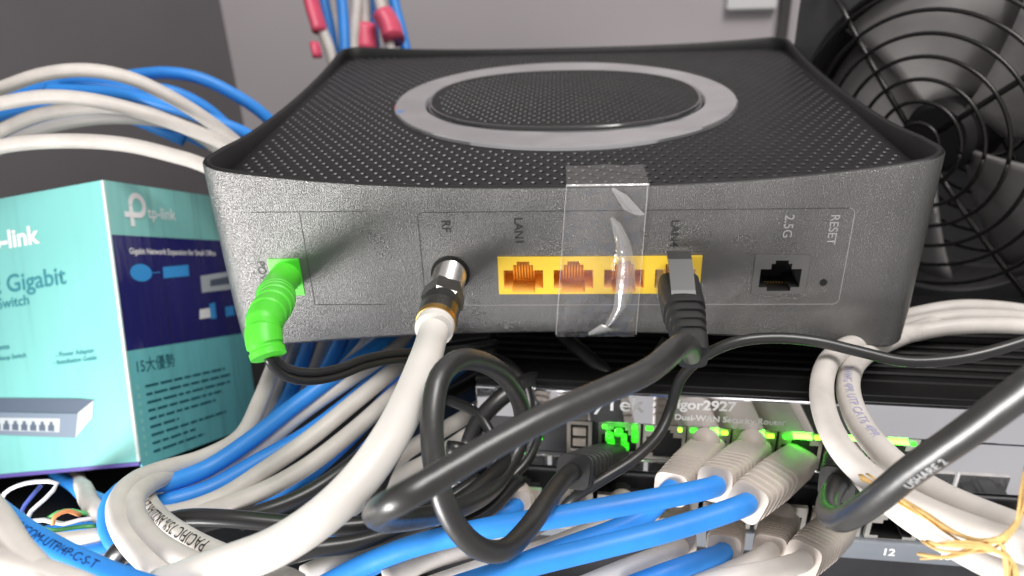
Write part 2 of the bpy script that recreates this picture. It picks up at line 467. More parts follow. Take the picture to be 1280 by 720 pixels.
for j in range(ny):
    for i in range(-27, 28):
        cx = i*wx+(wx/2 if j % 2 else 0); cy = j*wy
        if not inside(cx, cy, -.003): continue
        dr = math.hypot(cx-RCX, cy-RCY)
        if dr < RRO-.006: continue
        hole = inside(cx, cy, .0052) and dr > RRO+.0012
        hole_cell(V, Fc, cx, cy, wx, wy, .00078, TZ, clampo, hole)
o = pydata('perforated_top', V, Fc, top_m, modem, mats=[mat('hole_edge_glint', (.022, .022, .022), .34, spec=.55)], idx=list(HI[id(Fc)])); HI.clear(); mp(o); o['kind'] = 'stuff'  # chamfers lighter and glossier than the top, glints put into their colour
q, _ = outline(.0035)
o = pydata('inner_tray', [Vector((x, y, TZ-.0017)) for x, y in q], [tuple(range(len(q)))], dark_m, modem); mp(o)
# oval ring with raised perforated disc
def superell(cx, cy, a, b, e, nn=96):
    L = []
    for k in range(nn):
        t = 2*math.pi*k/nn; c, s = math.cos(t), math.sin(t)
        L.append((cx+a*math.copysign(abs(c)**(2/e), c), cy+b*math.copysign(abs(s)**(2/e), s)))
    return L
def strips(name, loops, m, cap=False):
    V, Fc = [], []
    k = len(loops[0][0])
    for pts, z in loops: V += [Vector((x, y, z)) for x, y in pts]
    for i in range(len(loops)-1):
        for j in range(k): Fc.append((i*k+j, i*k+(j+1) % k, (i+1)*k+(j+1) % k, (i+1)*k+j))
    if cap: Fc.append(tuple((len(loops)-1)*k+j for j in range(k)))
    o = pydata(name, V, Fc, m, modem, True); mp(o); o.data.set_sharp_from_angle(angle=math.radians(35)); return o
O_ = lambda da: superell(RCX, RCY, RRO+da, RRO-.001+da, 2.0)
I_ = lambda da: superell(RCX, RCY+.002, .0553+da, .0475+da, 2.25)
strips('ring', [(O_(.0004), TZ-.0006), (O_(0), TZ+.0009), (O_(-.0006), TZ+.0013), (I_(.0012), TZ+.0006), (I_(.0004), TZ-.0004)], ring_m)
strips('disc_lip', [(I_(.0003), TZ-.0012), (I_(-.0002), TZ+.0011), (I_(-.0008), TZ+.0016), (I_(-.0016), TZ+.0015)], ring_m if False else mat('gloss_lip', (.03, .03, .03), .12, coat=.5))
V, Fc = [], []
wx, wy = .0036, .0031
def clampi(x, y):
    d = ((abs(x-RCX)/.0538)**2.25+(abs(y-RCY-.002)/.046)**2.25)**(1/2.25)
    if d > 1: x = RCX+(x-RCX)/d; y = RCY+.002+(y-RCY-.002)/d
    return x, y
for j in range(-17, 18):
    for i in range(-18, 19):
        cx = RCX+i*wx+(wx/2 if j % 2 else 0); cy = RCY+.002+j*wy
        d = ((abs(cx-RCX)/.0538)**2.25+(abs(cy-RCY-.002)/.046)**2.25)**(1/2.25)
        if d > 1.07: continue
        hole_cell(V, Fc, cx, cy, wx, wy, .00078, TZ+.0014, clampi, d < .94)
o = pydata('perforated_disc', V, Fc, top_m, modem, mats=[mat('hole_edge_glint', (.022, .022, .022), .34, spec=.55)], idx=list(HI[id(Fc)])); mp(o); o['kind'] = 'stuff'  # disc holes get the same lightened chamfers for painted glints
strips('disc_base', [(I_(-.001), TZ-.0009), (I_(-.03), TZ-.0009)], dark_m, cap=True)
# seams on the face
def strip_face(name, x0, x1, z0, z1, m, t=.00012):
    o = box(name, x0, x1, -t, .0003, z0, z1, m, modem); mp(o)
sw = .00011
strip_face('panel_seam', -.093, -.058, .0492-sw, .0492+sw, seam_m)
strip_face('panel_seam', -.0784-sw, -.0784+sw, .0179, .0489, seam_m, .0001)
strip_face('panel_seam', -.0783, -.0555, .0177-sw, .0177+sw, seam_m)
strip_face('panel_seam', -.0412, .0815, .0486-sw, .0486+sw, seam_m)
strip_face('panel_seam', -.0430-sw, -.0430+sw, .018, .0470, seam_m)
strip_face('panel_seam', .0832-sw, .0832+sw, .0190, .0470, seam_l, .0001)
strip_face('panel_seam', -.0400, .0815, .0174-sw*.8, .0174+sw*.8, seam_l)
for cx, cz, a0, m in ((-.0412, .0468, 90, seam_m), (.0814, .0468, 0, seam_l), (.0814, .0192, -90, seam_l)):
    pts = [Vector((cx+.0018*math.cos(math.radians(a0+t*15)), 0, cz+.0018*math.sin(math.radians(a0+t*15)))) for t in range(7)]
    v, f, _, _ = tube_mesh(pts, [sw]*7, 6); mp(pydata('panel_seam', v, f, m, modem))
# lettering on the face, turned a quarter clockwise
def face_text(s, px, py, size, m, bold=.01):
    c = on_y(px, py, -.00015)
    mp(text('lettering', s, size, m, axes(c, Vector((0, 0, -1)), Vector((1, 0, 0)), Vector((0, -1, 0))), modem, bold=bold))
face_text('RF', 557, 283, .0038, ink)
face_text('LAN1', 648, 289, .0036, ink)
face_text('LAN4', 843, 292, .0036, ink)
face_text('POWER', 329, 349, .0036, ink)
face_text('2.5G', 985, 283, .0038, mat('emboss', (.34, .335, .33), .5))
face_text('RESET', 1041, 287, .0036, mat('emboss', (.34, .335, .33), .5))
# sockets
pb = empty('port_block'); pb.parent = modem; mp(pb)
cw = .061/4
for k in range(4):
    cx = -.0198+cw*(k+.5)
    sk = cell('socket', cw, .0126, RJm, .0095, yellow, orange_in, pb, (cx, -.0004, .0277))
    for j in range(8):
        x = cx+(j-3.5)*.00088
        c = pydata('contact', [Vector((x+dx, y, z)) for dx in (-.00022, .00022) for y, z in ((.0012, .0317), (.0016, .0317), (.0052, .0238), (.0048, .0234))],
                   [(0, 1, 2, 3), (7, 6, 5, 4), (0, 4, 5, 1), (1, 5, 6, 2), (2, 6, 7, 3), (3, 7, 4, 0)], gold if j % 1 == 0 else steel, sk)
wj = cell('network_socket', .0160, .0128, [(x, z*.98) for x, z in RJm], .010, port_grey, dark_m, modem, (.0647, -.0003, .0276)); mp(wj)
for j in range(8):
    x = .0647+(j-3.5)*.00088
    box('contact', x-.0002, x+.0002, .004, .0046, .0222, .0232, gold, wj)
mp(cell('power_socket', .0098, .0126, [(-.0030, -.0040), (.0030, -.0040), (.0030, .0034), (-.0030, .0034)], .008, lime, lime, modem, (-.0859, -.0003, .0276)))
# reset hole
c = on_y(1029, 353, 0)
v, f, _, _ = tube_mesh([c+Vector((0, -.0002, 0)), c+Vector((0, .002, 0))], [.0011, .0011], 16); mp(pydata('reset_hole', v, f, dark_m, modem))
for sx in (-1, 1):
    for y in (.050, .185):
        v, f, _, _ = tube_mesh([Vector((sx*.07, y, .0035)), Vector((sx*.07, y, -.0115))], [.006, .005], 20); mp(pydata('foot', v, f, black_rubber, modem, False))

# ================================================================== ADHESIVE TAPE
tp = tag(empty('adhesive_tape', (.011, -.001, .03)), 'clear wrinkled sticky tape over the yellow sockets and modem edge', 'tape')
tp_inv = Matrix.Translation((-.011, .001, -.03))
V, Fc = [], []
nu, nv = 30, 70
def tape_pt(u, v):
    # v 0 bottom of face .. 1 end on top
    L1 = .0505; L = .0505+.0165; s = v*L
    x = -.0024+.0033*min(1, s/L1)+u*(.0246-.0012*min(1, s/L1))
    if s < L1:
        z = .0064+s; y = -.0007
        wv = .00018*math.sin(u*9+v*21)+.00015*math.sin(u*23-v*37)+.00012*math.sin(v*90+u*4)
        cu = u-(.72-.9*(v-.42)**2*2.6)
        ridge = math.exp(-(cu/.05)**2)*max(0, 1-abs(v-.40)/.33)
        y -= .0008*ridge+abs(wv)
        if s > .0488: y -= .0002
    else:
        t = s-L1; z = .0572+.0002*math.sin(u*11+t*900); y = -.0009+t
        if t < .003: z = .0569
    return Vector((x, y, z))
for j in range(nv+1):
    for i in range(nu+1): V.append(tape_pt(i/nu, j/nv))
for j in range(nv):
    for i in range(nu): Fc.append((j*(nu+1)+i, j*(nu+1)+i+1, (j+1)*(nu+1)+i+1, (j+1)*(nu+1)+i))
o = pydata('film', V, Fc, tape_m, tp, True); o.matrix_parent_inverse = tp_inv
# the loose fold (crescent) and torn end
def face_fold(pl, pr, lift):
    V, Fc = [], []
    m_ = 6
    for a, b in zip(pl, pr):
        A = on_y(*a, -.0014); B = on_y(*b, -.0014)
        for k in range(m_+1):
            q = A.lerp(B, k/m_); q.y -= lift*math.sin(math.pi*k/m_); V.append(q)
    for j in range(len(pl)-1):
        for k in range(m_): Fc.append((j*(m_+1)+k, j*(m_+1)+k+1, (j+1)*(m_+1)+k+1, (j+1)*(m_+1)+k))
    o = pydata('fold', V, Fc, fold_m, tp, True); o.matrix_parent_inverse = tp_inv
face_fold([(763, 271), (765, 285), (770, 305), (772, 330), (770, 355), (767, 385), (760, 400), (756, 407)],
          [(764, 270), (776, 280), (787, 300), (794, 330), (794, 355), (787, 380), (772, 398), (758, 408)], .0016)
face_fold([(735, 416), (752, 405), (758, 408)], [(737, 419), (756, 416), (771, 411)], .0008)
face_fold([(764, 236), (772, 250), (780, 262), (792, 268)], [(766, 234), (784, 244), (795, 256), (806, 268)], .0008)
for a, b in (((708, 232), (695, 418)), ((810, 231), (795, 418))):
    A, B = on_y(*a, -.0012), on_y(*b, -.0012)
    v, f, _, _ = tube_mesh([A.lerp(B, k/12) for k in range(13)], [.00013]*13, 6); o = pydata('edge', v, f, fold_m, tp); o.matrix_parent_inverse = tp_inv
A, B = Vector((.0009, -.0012, .0569)), Vector((.0243, -.0012, .0569))
v, f, _, _ = tube_mesh([A, B], [.00035]*2, 8); o = pydata('edge', v, f, fold_m, tp); o.matrix_parent_inverse = tp_inv

# ================================================================== ROUTER (glossy) under the modem
RA = -math.radians(4.59)
router = tag(empty('router', (.08, .0005-.08*.0803, -.048), RA), 'glossy black router with green port lights directly under the grey modem', 'router')
def rp(x): return x-.08      # local x from fitted x
RT, RB = .036, 0.0           # local top / bottom heights (world -.012 .. -.048)
box('case', rp(-.03), rp(.205), .010, .072, 0, RT-.0006, router_m, router, .0012)
box('lid_edge', rp(-.03), rp(.205), .0012, .0098, RT-.003, RT-.0002, router_m, router, .0006)
for k in range(11):
    y = .0140+k*.0044
    box('rib', rp(-.027), rp(.203), y, y+.0026, RT-.001, RT+.0004, router_m, router, .0006, 1)
# front plates
box('front_panel', rp(-.03), rp(.205), 0, .0099, .0205, RT-.0032, gloss_panel, router, .0006)
box('front_panel', rp(.118), rp(.205), 0, .0099, .0003, .0200, gloss_panel, router, .0004)
box('front_panel', rp(-.03), rp(.1175), .0003, .0099, .0003, .0050, gloss_panel, router, .0004)
box('port_strip', rp(-.0295), rp(.1175), .0024, .0097, .0052, .0203, switch_m, router)
ports = {}
for u in (.0185, .0335, .0480, .0627, .0775, .0925, .1072):
    c = cell('port', .0140, .0148, [(x*.98, z*1.1) for x, z in RJm], .0070, cage, dark_m, router, (rp(u), .0014, .0127))
    for s in (-1, 1):
        rv = random.Random(int(u*1e4)+s); hw_ = .0007+rv.random()*.0006; zz = .0178+rv.random()*.0006
        if rv.random() < .15: continue
        box('status_or_glow', rp(u)+s*.0050-hw_, rp(u)+s*.0050+hw_, .0006, .0016, zz-.0005, zz+.0006, led_y if rv.random() < .35 else led_g, c, .0003)
    if u > .04: box('status_or_glow', rp(u)-.0030, rp(u)+.0030, -.0006, .0012, .0186, .0194, mat('added_green_spill', (.05, .5, .05), .4, emit=((.08, 1, .03), 9)), c, .0003)  # extra glowing strip added behind the boots to spill green on them
    ports[u] = c
for (a, z, w_, h_) in ((-.0042, .0155, .003, .0022), (-.0036, .0125, .0026, .003), (.0006, .0150, .0022, .0026), (.0010, .0118, .003, .0018), (.0042, .0162, .0026, .0032), (-.0012, .0176, .0030, .0016)):
    box('status_or_glow', rp(.0195)+a-w_/2, rp(.0195)+a+w_/2, -.0030, .0012, z-h_/2, z+h_/2, mat('lit_green_clip', (.04, .45, .03), .2, emit=((.05, 1, .02), .55), coat=.8), router, .0009, 3)  # glowing blobs added in place of green light on the clear plug
# socket with grey metal tongue (left of the lit port)
us = cell('usb_port', .0085, .0140, [(-.0030, -.0055), (.0030, -.0055), (.0030, .0055), (-.0030, .0055)], .006, cage, grey_pvc, router, (rp(.0050), .0012, .0127))
box('tongue', rp(.0050)-.0022, rp(.0050)+.0022, .0013, .0050, .009, .0118, beige, us); box('tongue', rp(.0050)-.0022, rp(.0050)+.0022, .0013, .0050, .0135, .0165, beige, us)
for u, z, m in ((-.0135, .0118, led_y), (-.0085, .0112, led_g), (-.0150, .0188, led_g), (-.0085, .0165, print_w)):
    box('status_or_glow', rp(u)-.0007, rp(u)+.0007, .0016, .0026, z-.0007, z+.0007, m, router)
X3, Z3, NY = Vector((1, 0, 0)), Vector((0, 0, 1)), Vector((0, -1, 0))
def rtext(s, u, z, size, bold=.01, align='LEFT'):
    text('lettering', s, size, print_w, axes(Vector((rp(u), -.00015, z)), X3, Z3, NY), router, align, bold)
rtext('DrayTek', -.0028, .0283, .0080, .012)
rtext('Vigor2927', .0335, .0297, .0052, .03)
rtext('Dual-WAN Security Router', .0362, .0245, .0031, .025)
# ================================================================== SWITCH below
sw_o = tag(empty('network_switch', (.08, -.0126-.08*.0803, FLOORZ), RA), 'rack network switch with numbered sockets on the shelf below the glossy router', 'network switch')
SH = -.0484-FLOORZ
box('case', rp(-.06), rp(.25), .012, .17, 0, SH, switch_m, sw_o, .0008)
box('front_strip', rp(-.06), rp(.25), 0, .0119, SH-.0192, SH-.0112, bezel, sw_o, .0006)
box('front_strip', rp(-.06), rp(.25), .002, .0119, 0, SH-.0196, switch_m, sw_o, .0006)
SWP = []
for k in range(14):
    u = .1055-.01735*(12-(k+1))
    if u < -.055 or u > .24: continue
    c = cell('port', .0158, .0108, [(x*1.08, z*.86-.0003) for x, z in RJm], .0085, cage, dark_m, sw_o, (rp(u), .0016, SH-.0056)); SWP.append(u)
    if k+1 in (12, 13): box('status_or_glow', rp(u)-.0055, rp(u)-.0030, .0012, .0017, SH-.0022, SH-.0008, cage, c)
for k in (11, 12, 13):
    u = .1055-.01735*(12-k)
    text('lettering', str(k), .0042, print_w, axes(Vector((rp(u), -.00015, SH-.0150)), X3, Z3, NY), sw_o, 'CENTER', .02)

# ================================================================== PLUGS
def plug(parent, nose, tail, m, w=.0117, h=.0090, dome=True, up=Vector((0, .25, 1)), ribs=6, tailr=.0040, clip=False):
    """rubber boot: body, ribbed neck, rounded latch cover; nose and tail world points"""
    ax = (tail-nose); L = ax.length; ax.normalize()
    y = up.cross(ax).normalized(); z = ax.cross(y)
    mw = axes(nose, ax, y, z)
    a, b = w/2, h/2
    secs = [(-.004, a*.80, b*.72, 0), (-.0005, a*.82, b*.74, 0), (0, a*.95, b*.95, 0), (.0008, a, b, 0), (L*.46, a, b, 0)]
    x0, x1 = L*.48, L*.97; n = ribs
    for k in range(n):
        t0 = k/n; t1 = (k+.62)/n
        for t, g in ((t0, 1.), (t1, 1.), (t1+.02, .76), ((k+.98)/n, .76)):
            f = 1-t; aa = tailr*1.18+(a-tailr*1.18)*f**.8; bb = tailr*1.15+(b-tailr*1.15)*f**.9
            secs.append((x0+(x1-x0)*t, aa*g, bb*g, 0))
    secs += [(x1+.0002, tailr*1.2, tailr*1.2, 0), (L, tailr*1.15, tailr*1.15, 0)]
    body = loft('boot', secs, m, parent, mw=mw, ex=4.2)
    if dome:
        bm = bmesh.new(); bmesh.ops.create_uvsphere(bm, u_segments=20, v_segments=12, radius=1)
        for v in bm.verts: v.co = mw@Vector((.0050+v.co.x*.0046, v.co.y*.0046, b-.0006+v.co.z*.0044))
        me = bpy.data.meshes.new('latch_cover'); bm.to_mesh(me); bm.free(); link('latch_cover', me, m, parent, True)
    return mw
def rport(u, z=.0120, y=0.):
    return router.matrix_basis @ Vector((rp(u), y, z))
def sport(u, y=0.):
    return sw_o.matrix_basis @ Vector((rp(u), y, SH-.0062))
def cab(name, label, pts, dia, m, group=None, cat='cable', **kw):
    t = empty(name, topt(pts[len(pts)//2], dia)); tag(t, label, cat, group)
    inv = Matrix.Translation(-t.location)
    o, path, T, N = cable('jacket', pts, dia, m, t, **kw); o.matrix_parent_inverse = inv
    return t, path, T, N
def fixinv(t):
    for c in t.children: c.matrix_parent_inverse = Matrix.Translation(-t.location)
def single(name, label, pts, dia, m, group=None, cat='cable', **kw):
    o, path, T, N = cable(name, pts, dia, m, None, **kw)
    c = path[len(path)//2].copy()
    o.data.transform(Matrix.Translation(-c)); o.location = c
    tag(o, label, cat, group); return o

# ---- black patch lead from the last yellow socket to the lit router socket
px4 = -.0198+cw*3.5
t = empty('network_cable', (px4, -.02, .027)); tag(t, 'thick black network cable looping from the last yellow socket to the lit router', 'cable')
nose = Vector((px4, -.004, .0275)); tail = Vector((px4+.0005, -.034, .0215))
box('plug_body', px4-.0058, px4+.0058, -.0075, .008, .0236, .0300, clear, t)
for j in range(8): box('contact', px4+(j-3.5)*.001-.0002, px4+(j-3.5)*.001+.0002, -.0035, .0075, .0290, .0297, gold, t)
secs = [(-.0005, .0055, .0042, 0), (.0006, .0059, .0047, 0), (.011, .0059, .0048, 0)]
for k in range(4):
    r = .0058-.0004*k
    secs += [(.0115+k*.0032, r, r*.86, 0), (.0132+k*.0032, r, r*.86, 0), (.0133+k*.0032, r*.84, r*.72, 0), (.0146+k*.0032, r*.84, r*.72, 0)]
secs += [(.0247, .0045, .0042, 0), (.031, .0038, .0038, 0)]
ax = (tail-nose).normalized(); yv = Vector((0, .2, 1)).cross(ax).normalized(); zv = ax.cross(yv)
loft('boot', secs, black_rubber, t, mw=axes(nose+Vector((0, -.002, 0)), ax, yv, zv), ex=4)
V = []
lv = [(-.0028, .0368), (-.0070, .0362), (-.0160, .0308), (-.0185, .0290)]
for (y, z) in lv:
    for dx in (-.0034, .0034):
        for dz in (0, -.0012): V.append(Vector((px4+dx, y, z+dz)))
Fc = []
for i in range(3):
    b = i*4; Fc += [(b, b+2, b+6, b+4), (b+1, b+5, b+7, b+3), (b, b+4, b+5, b+1), (b+2, b+3, b+7, b+6)]
Fc += [(0, 1, 3, 2), (12, 14, 15, 13)]
pydata('latch_lever', V, Fc, mat('lever_grey', (.045, .044, .043), .35), t)
pts = [tail+Vector((0, .006, .001)), tail, P(848, 432, .166), P(812, 462, .155), P(750, 492, .148), P(680, 524, .142), P(600, 566, .137), P(540, 601, .133), P(500, 623, .131), P(479, 634, .137), P(472, 643, .150), P(488, 651, .164),
       P(530, 648, .183), P(580, 632, .200), P(625, 598, .227), P(650, 550, .236), P(652, 510, .226), P(636, 474, .208), P(605, 453, .190), P(572, 452, .178), P(550, 474, .171), P(542, 515, .167), P(543, 565, .165), P(553, 620, .164), P(574, 662, .166), P(600, 684, .169), P(628, 686, .174), P(655, 664, .182), P(680, 634, .190), P(700, 608, .200), P(716, 590, .210)]
o, path, T, N = cable('jacket', pts, .0051, black_pvc, t, sides=18, step=.002)
pn = rport(.0165, .0062); pt = P(716, 590, .210)
plug(t, pn, pt, black_rubber, dome=False, w=.0115, h=.0095)
box('latch', -.0025, .0025, -.004, .006, 0, .0012, clear, None); lt = bpy.context.scene.objects[-1] if False else None
lo = [x for x in COL.objects if x.name.startswith('latch') and x.parent is None and not x.name.startswith('latch_')][-1]
lo.data.transform(Matrix.Translation(pn+Vector((0, -.004, .0062)))); lo.parent = t
k0 = min(range(len(path)), key=lambda i: (path[i]-P(543, 530, .166)).length)
text_on_cable('ROPPO', .0026, path, T, N, .00255, k0*.002-.008+.0, seg_angle(path, T, N, k0)+.75, mat('print_grey', (.55, .55, .56), .5), t, flip=1)
fixinv(t)

# ---- white coaxial lead
t = empty('coaxial_cable', (-.0345, -.03, .028)); tag(t, 'thick white coaxial cable screwed onto the silver threaded post of the modem', 'cable')
b0 = Vector((-.0345, .001, .0284)); ax = Vector((-.02, -1, -.03)).normalized()
def along(s): return b0+ax*s
def lathe(name, prof, m, sides=28, phase=0.):
    v, f, _, _ = tube_mesh([along(s) for s, r in prof], [r for s, r in prof], sides, phase)
    o = pydata(name, v, f, m, t, sides > 8); o.data.set_sharp_from_angle(angle=math.radians(30)); return o
v, f, _, _ = tube_mesh([b0+Vector((0, -.0015, 0)), b0+Vector((0, .003, 0))], [.0060, .0060], 28); pydata('post_hole', v, f, dark_m, t)
pr = [(0, .0051)]
for k in range(12): pr += [(.0010+k*.0010, .0051), (.0015+k*.0010, .0048)]
lathe('threaded_post', pr+[(.0135, .0050)], steel)
lathe('hex_nut', [(.0125, .0052), (.0131, .0062), (.0190, .0062), (.0197, .0056)], darksteel, 6, .3)
lathe('neck', [(.0192, .0056), (.0232, .0056)], black_rubber)
lathe('barrel', [(.0230, .0052), (.0233, .0057), (.0280, .0057), (.0283, .0053)], darksteel)
lathe('collar', [(.0278, .0054), (.0280, .0056), (.0300, .0056), (.0303, .0050)], brass)
lathe('flange', [(.0300, .0048), (.0302, .0053), (.0330, .0053), (.0333, .0044)], coax_pvc)
pts = [along(.030), along(.037), P(531, 452, .190), P(514, 496, .177), P(489, 545, .166), P(451, 598, .159), P(404, 644, .155), P(345, 683, .154), P(280, 708, .155), P(200, 736, .158)]
o, path, T, N = cable('jacket', pts, .0081, coax_pvc, t, sides=20, step=.002, wob=.0001); fixinv(t)

# ---- green power plug with its black lead
t = empty('power_lead', (-.086, -.01, .028)); tag(t, 'thin black power lead with bright green ribbed plug in the modem', 'power lead')
pts = [Vector((-.0858, .004, .0283)), Vector((-.0857, -.008, .0282)), P(343, 380, .200), P(331, 402, .187), P(330, 424, .184), P(336, 446, .183)]
path, r0 = catmull(pts, [.0047]*len(pts), .0004)
L = len(path); rad = []
for i in range(L):
    f = i/(L-1)
    if f < .42: r = .0046+.0012*f
    else:
        g = (f-.42)/.58; r = .0055-.0013*g
        ph = (g*7.5) % 1
        if ph < .30 and g < .96: r *= .90
    rad.append(r)
v, f, _, _ = tube_mesh(path, rad, 24); o = pydata('strain_relief', v, f, lime, t, True); o.data.set_sharp_from_angle(angle=math.radians(35))
pts = [P(335, 440, .184), P(341, 452, .186), P(358, 466, .19), P(385, 471, .196), P(420, 466, .205), P(455, 453, .215), P(490, 446, .225), P(530, 444, .236), P(575, 440, .25), P(620, 432, .262)]
for s in (-1, 1):
    q = [p+CU*(.00105*s) for p in pts]
    cable('lead', q, .0023, black_thin, t, sides=10, wob=0)
fixinv(t)

# ---- blue / white patch leads plugged into the router
def lead(label, nose, tail, pts, m, mb=beige, group=None, dia=.0056, dome=True, up=Vector((0, .25, 1)), w=.0117, h=.0090):
    t = empty('network_cable', nose); tag(t, label, 'cable', group)
    plug(t, nose, tail, mb, dome=dome, up=up, w=w, h=h)
    d = (tail-nose).normalized()
    q = [tail-d*.006, tail+d*.001]+[topt(p, dia) for p in pts]
    o, path, T, N = cable('jacket', q, dia, m, t, sides=16); fixinv(t); return t, path, T, N
lead('upper blue router lead in ribbed beige boot with round latch cover', rport(.0627), P(893, 606, .2050), [P(845, 618, .200), P(780, 631, .197), P(705, 646, .196), P(640, 656, .196), P(575, 668, .197), P(510, 684, .198), P(450, 708, .20), P(400, 735, .20)], blue_pvc)
lead('lower blue router lead in square-ended beige boot next to the black plug', rport(.0775, .009), P(933, 628, .1930), [P(880, 648, .188), P(815, 669, .184), P(740, 689, .181), P(660, 708, .179), P(575, 732, .178), P(500, 755, .178)], blue_pvc, dome=False, up=Vector((.35, .1, 1)), h=.0100)
lead('blue network cable in beige boot with round latch cover beside the empty router socket', rport(.0480), P(838, 612, .2150), [P(812, 640, .214), P(775, 660, .212), P(720, 680, .211), P(650, 705, .211), P(590, 730, .211)], blue_pvc)
t, path, T, N = lead('thick black network cable in black boot crossing the tied white cables', rport(.0925, .0125), P(1046, 606, .2080), [P(1036, 624, .196), P(1036, 643, .180), P(1056, 647, .166), P(1092, 625, .154), P(1140, 586, .145), P(1200, 545, .137), P(1260, 502, .130), P(1330, 450, .122)], black_pvc, black_rubber, dome=False, dia=.0056)
k0 = min(range(len(path)), key=lambda i: (path[i]-P(1195, 548, .138)).length)
o = text_on_cable('USHARE 2', .0022, path, T, N, .0028, k0*.0024, seg_angle(path, T, N, k0)+.7, mat('print_grey', (.55, .55, .56), .5), t); fixinv(t)
# switch row
def spos(k): return .1055-.01735*(12-k)
lead('white network cable in ribbed beige boot beside numbered socket twelve of the switch', sport(spos(11)), P(1002, 700, .2080), [P(965, 712, .203), P(910, 724, .20), P(840, 745, .198)], white_pvc, dome=False, up=Vector((.2, .2, 1)))
lead('white network cable in beige boot with round latch cover tucked under the black plug', sport(spos(10)), P(962, 690, .2200), [P(930, 708, .216), P(880, 726, .213), P(820, 745, .21)], white_pvc)
lead('dark blue network cable in beige boot under the two blue leads of the router', sport(spos(9)), P(905, 690, .2190), [P(875, 702, .214), P(830, 718, .21), P(770, 740, .21)], blue_pvc, dome=False)
lead('white network cable in beige boot passing beneath the lower blue router lead', sport(spos(8)), P(850, 685, .2250), [P(815, 699, .22), P(770, 715, .217), P(700, 742, .216)], white_pvc)
lead('white network cable in beige boot with round cover under the empty router socket', sport(spos(7)+.001), P(760, 652, .2330), [P(720, 672, .228), P(660, 694, .224), P(590, 715, .22), P(520, 738, .22)], white_pvc)
lead('blue network cable in beige boot half hidden behind the black loop', sport(spos(5)), P(645, 634, .2380), [P(615, 645, .234), P(570, 662, .23), P(500, 690, .225), P(440, 720, .22)], blue_pvc)
lead('white network cable in beige boot left of the black router plug', sport(spos(6)), P(700, 640, .2360), [P(665, 660, .231), P(610, 680, .227), P(540, 700, .224), P(480, 725, .22)], white_pvc)

# ---- thin black lead draped in front of the router
single('power_cable', 'thin black lead hanging in an arch below the modem and past the router', [P(1340, 405, .215), P(1280, 426, .215), P(1200, 446, .216), P(1130, 451, .217), P(1075, 440, .219), P(1020, 428, .221), P(965, 424, .223), P(915, 430, .224), P(872, 450, .226), P(848, 475, .228), P(838, 505, .228), P(824, 538, .225), P(795, 570, .220), P(755, 598, .216), P(720, 622, .215), P(695, 655, .219)], .0033, black_thin, sides=12)

# ---- white pair tied with raffia on the right
gR = 'white cables tied with raffia'
t, path, T, N = cab('network_cable', 'white cable with violet printing tied by raffia, inner of the bend', [P(1180, 400, .275), P(1125, 422, .262), P(1085, 440, .245), P(1064, 462, .229), P(1060, 495, .214), P(1078, 538, .199), P(1115, 578, .186), P(1165, 613, .173), P(1225, 640, .162), P(1300, 668, .152)], .0064, white_pvc, gR, sides=18)
vio = mat('print_violet', (.42, .41, .60), .5)
k1 = min(range(len(path)), key=lambda i: (path[i]-P(1062, 480, .221)).length)
text_on_cable('24AWG 4PR UTP CAT6 4PR', .0031, path, T, N, .0032, k1*.0024, seg_angle(path, T, N, k1+12)-.55, vio, t); fixinv(t)
cab('network_cable', 'plain white cable tied by raffia, outer of the bend under the modem corner', [P(1160, 412, .268), P(1100, 424, .255), P(1058, 434, .240), P(1033, 455, .226), P(1028, 492, .212), P(1042, 540, .197), P(1072, 584, .183), P(1120, 622, .171), P(1180, 652, .160), P(1250, 676, .151), P(1320, 695, .145)], .0064, white_pvc, gR, sides=18)
single('network_cable', 'white cable sagging below the raffia knot beside socket thirteen', [P(1060, 560, .205), P(1082, 597, .196), P(1120, 634, .186), P(1168, 668, .176), P(1220, 698, .167), P(1290, 730, .158)], .0062, white_pvc, gR)
def raffia_tie(label, pts, n, spread):
    t = tag(empty('raffia_tie', pts[len(pts)//2]), label, 'string')
    for k in range(n):
        rv = random.Random(k*7+len(pts)); ph = rv.random()*6.28
        q = []
        for i, p in enumerate(pts):
            e = 1.6 if i in (0, len(pts)-1) else 1.
            q.append(p+CU*(spread*e*math.sin(ph+i*.9))+CR*(spread*e*math.cos(ph+i*1.1))*.6)
        cable('strand', q, .0008+.0007*rv.random(), raffia, t, sides=7, wob=.00015, flat=.5)
    fixinv(t)
raffia_tie('frayed yellow raffia string tied around the white cables', [P(1080, 593, .170), P(1095, 603, .1655), P(1122, 623, .160), P(1160, 648, .153), P(1195, 670, .148), P(1225, 679, .1455), P(1252, 674, .143), P(1270, 650, .143), P(1278, 620, .1445), P(1286, 590, .150)], 5, .0008)
raffia_tie('short cut raffia end sticking out of the knot below the white cables', [P(1156, 688, .150), P(1175, 689, .147), P(1200, 685, .146), P(1228, 680, .144), P(1250, 684, .143), P(1262, 700, .143), P(1266, 735, .143)], 7, .0013)
gS = 'white cables behind the modem corner'
for k, pts in enumerate(([P(1100, 404, .29), P(1140, 394, .285), P(1190, 386, .283), P(1240, 386, .284), P(1320, 394, .285)],
            [P(1100, 420, .28), P(1135, 407, .275), P(1185, 398, .272), P(1240, 396, .272), P(1320, 402, .274)],
            [P(1080, 440, .27), P(1110, 428, .268), P(1150, 415, .264), P(1210, 407, .262), P(1320, 410, .263)])):
    single('network_cable', ['white cable lying flat beside the fan guard, rearmost of three', 'white cable lying between two others beside the router lid', 'white cable lying on the ribbed router lid beside the modem corner'][k], pts, .0056, white_pvc, gS)

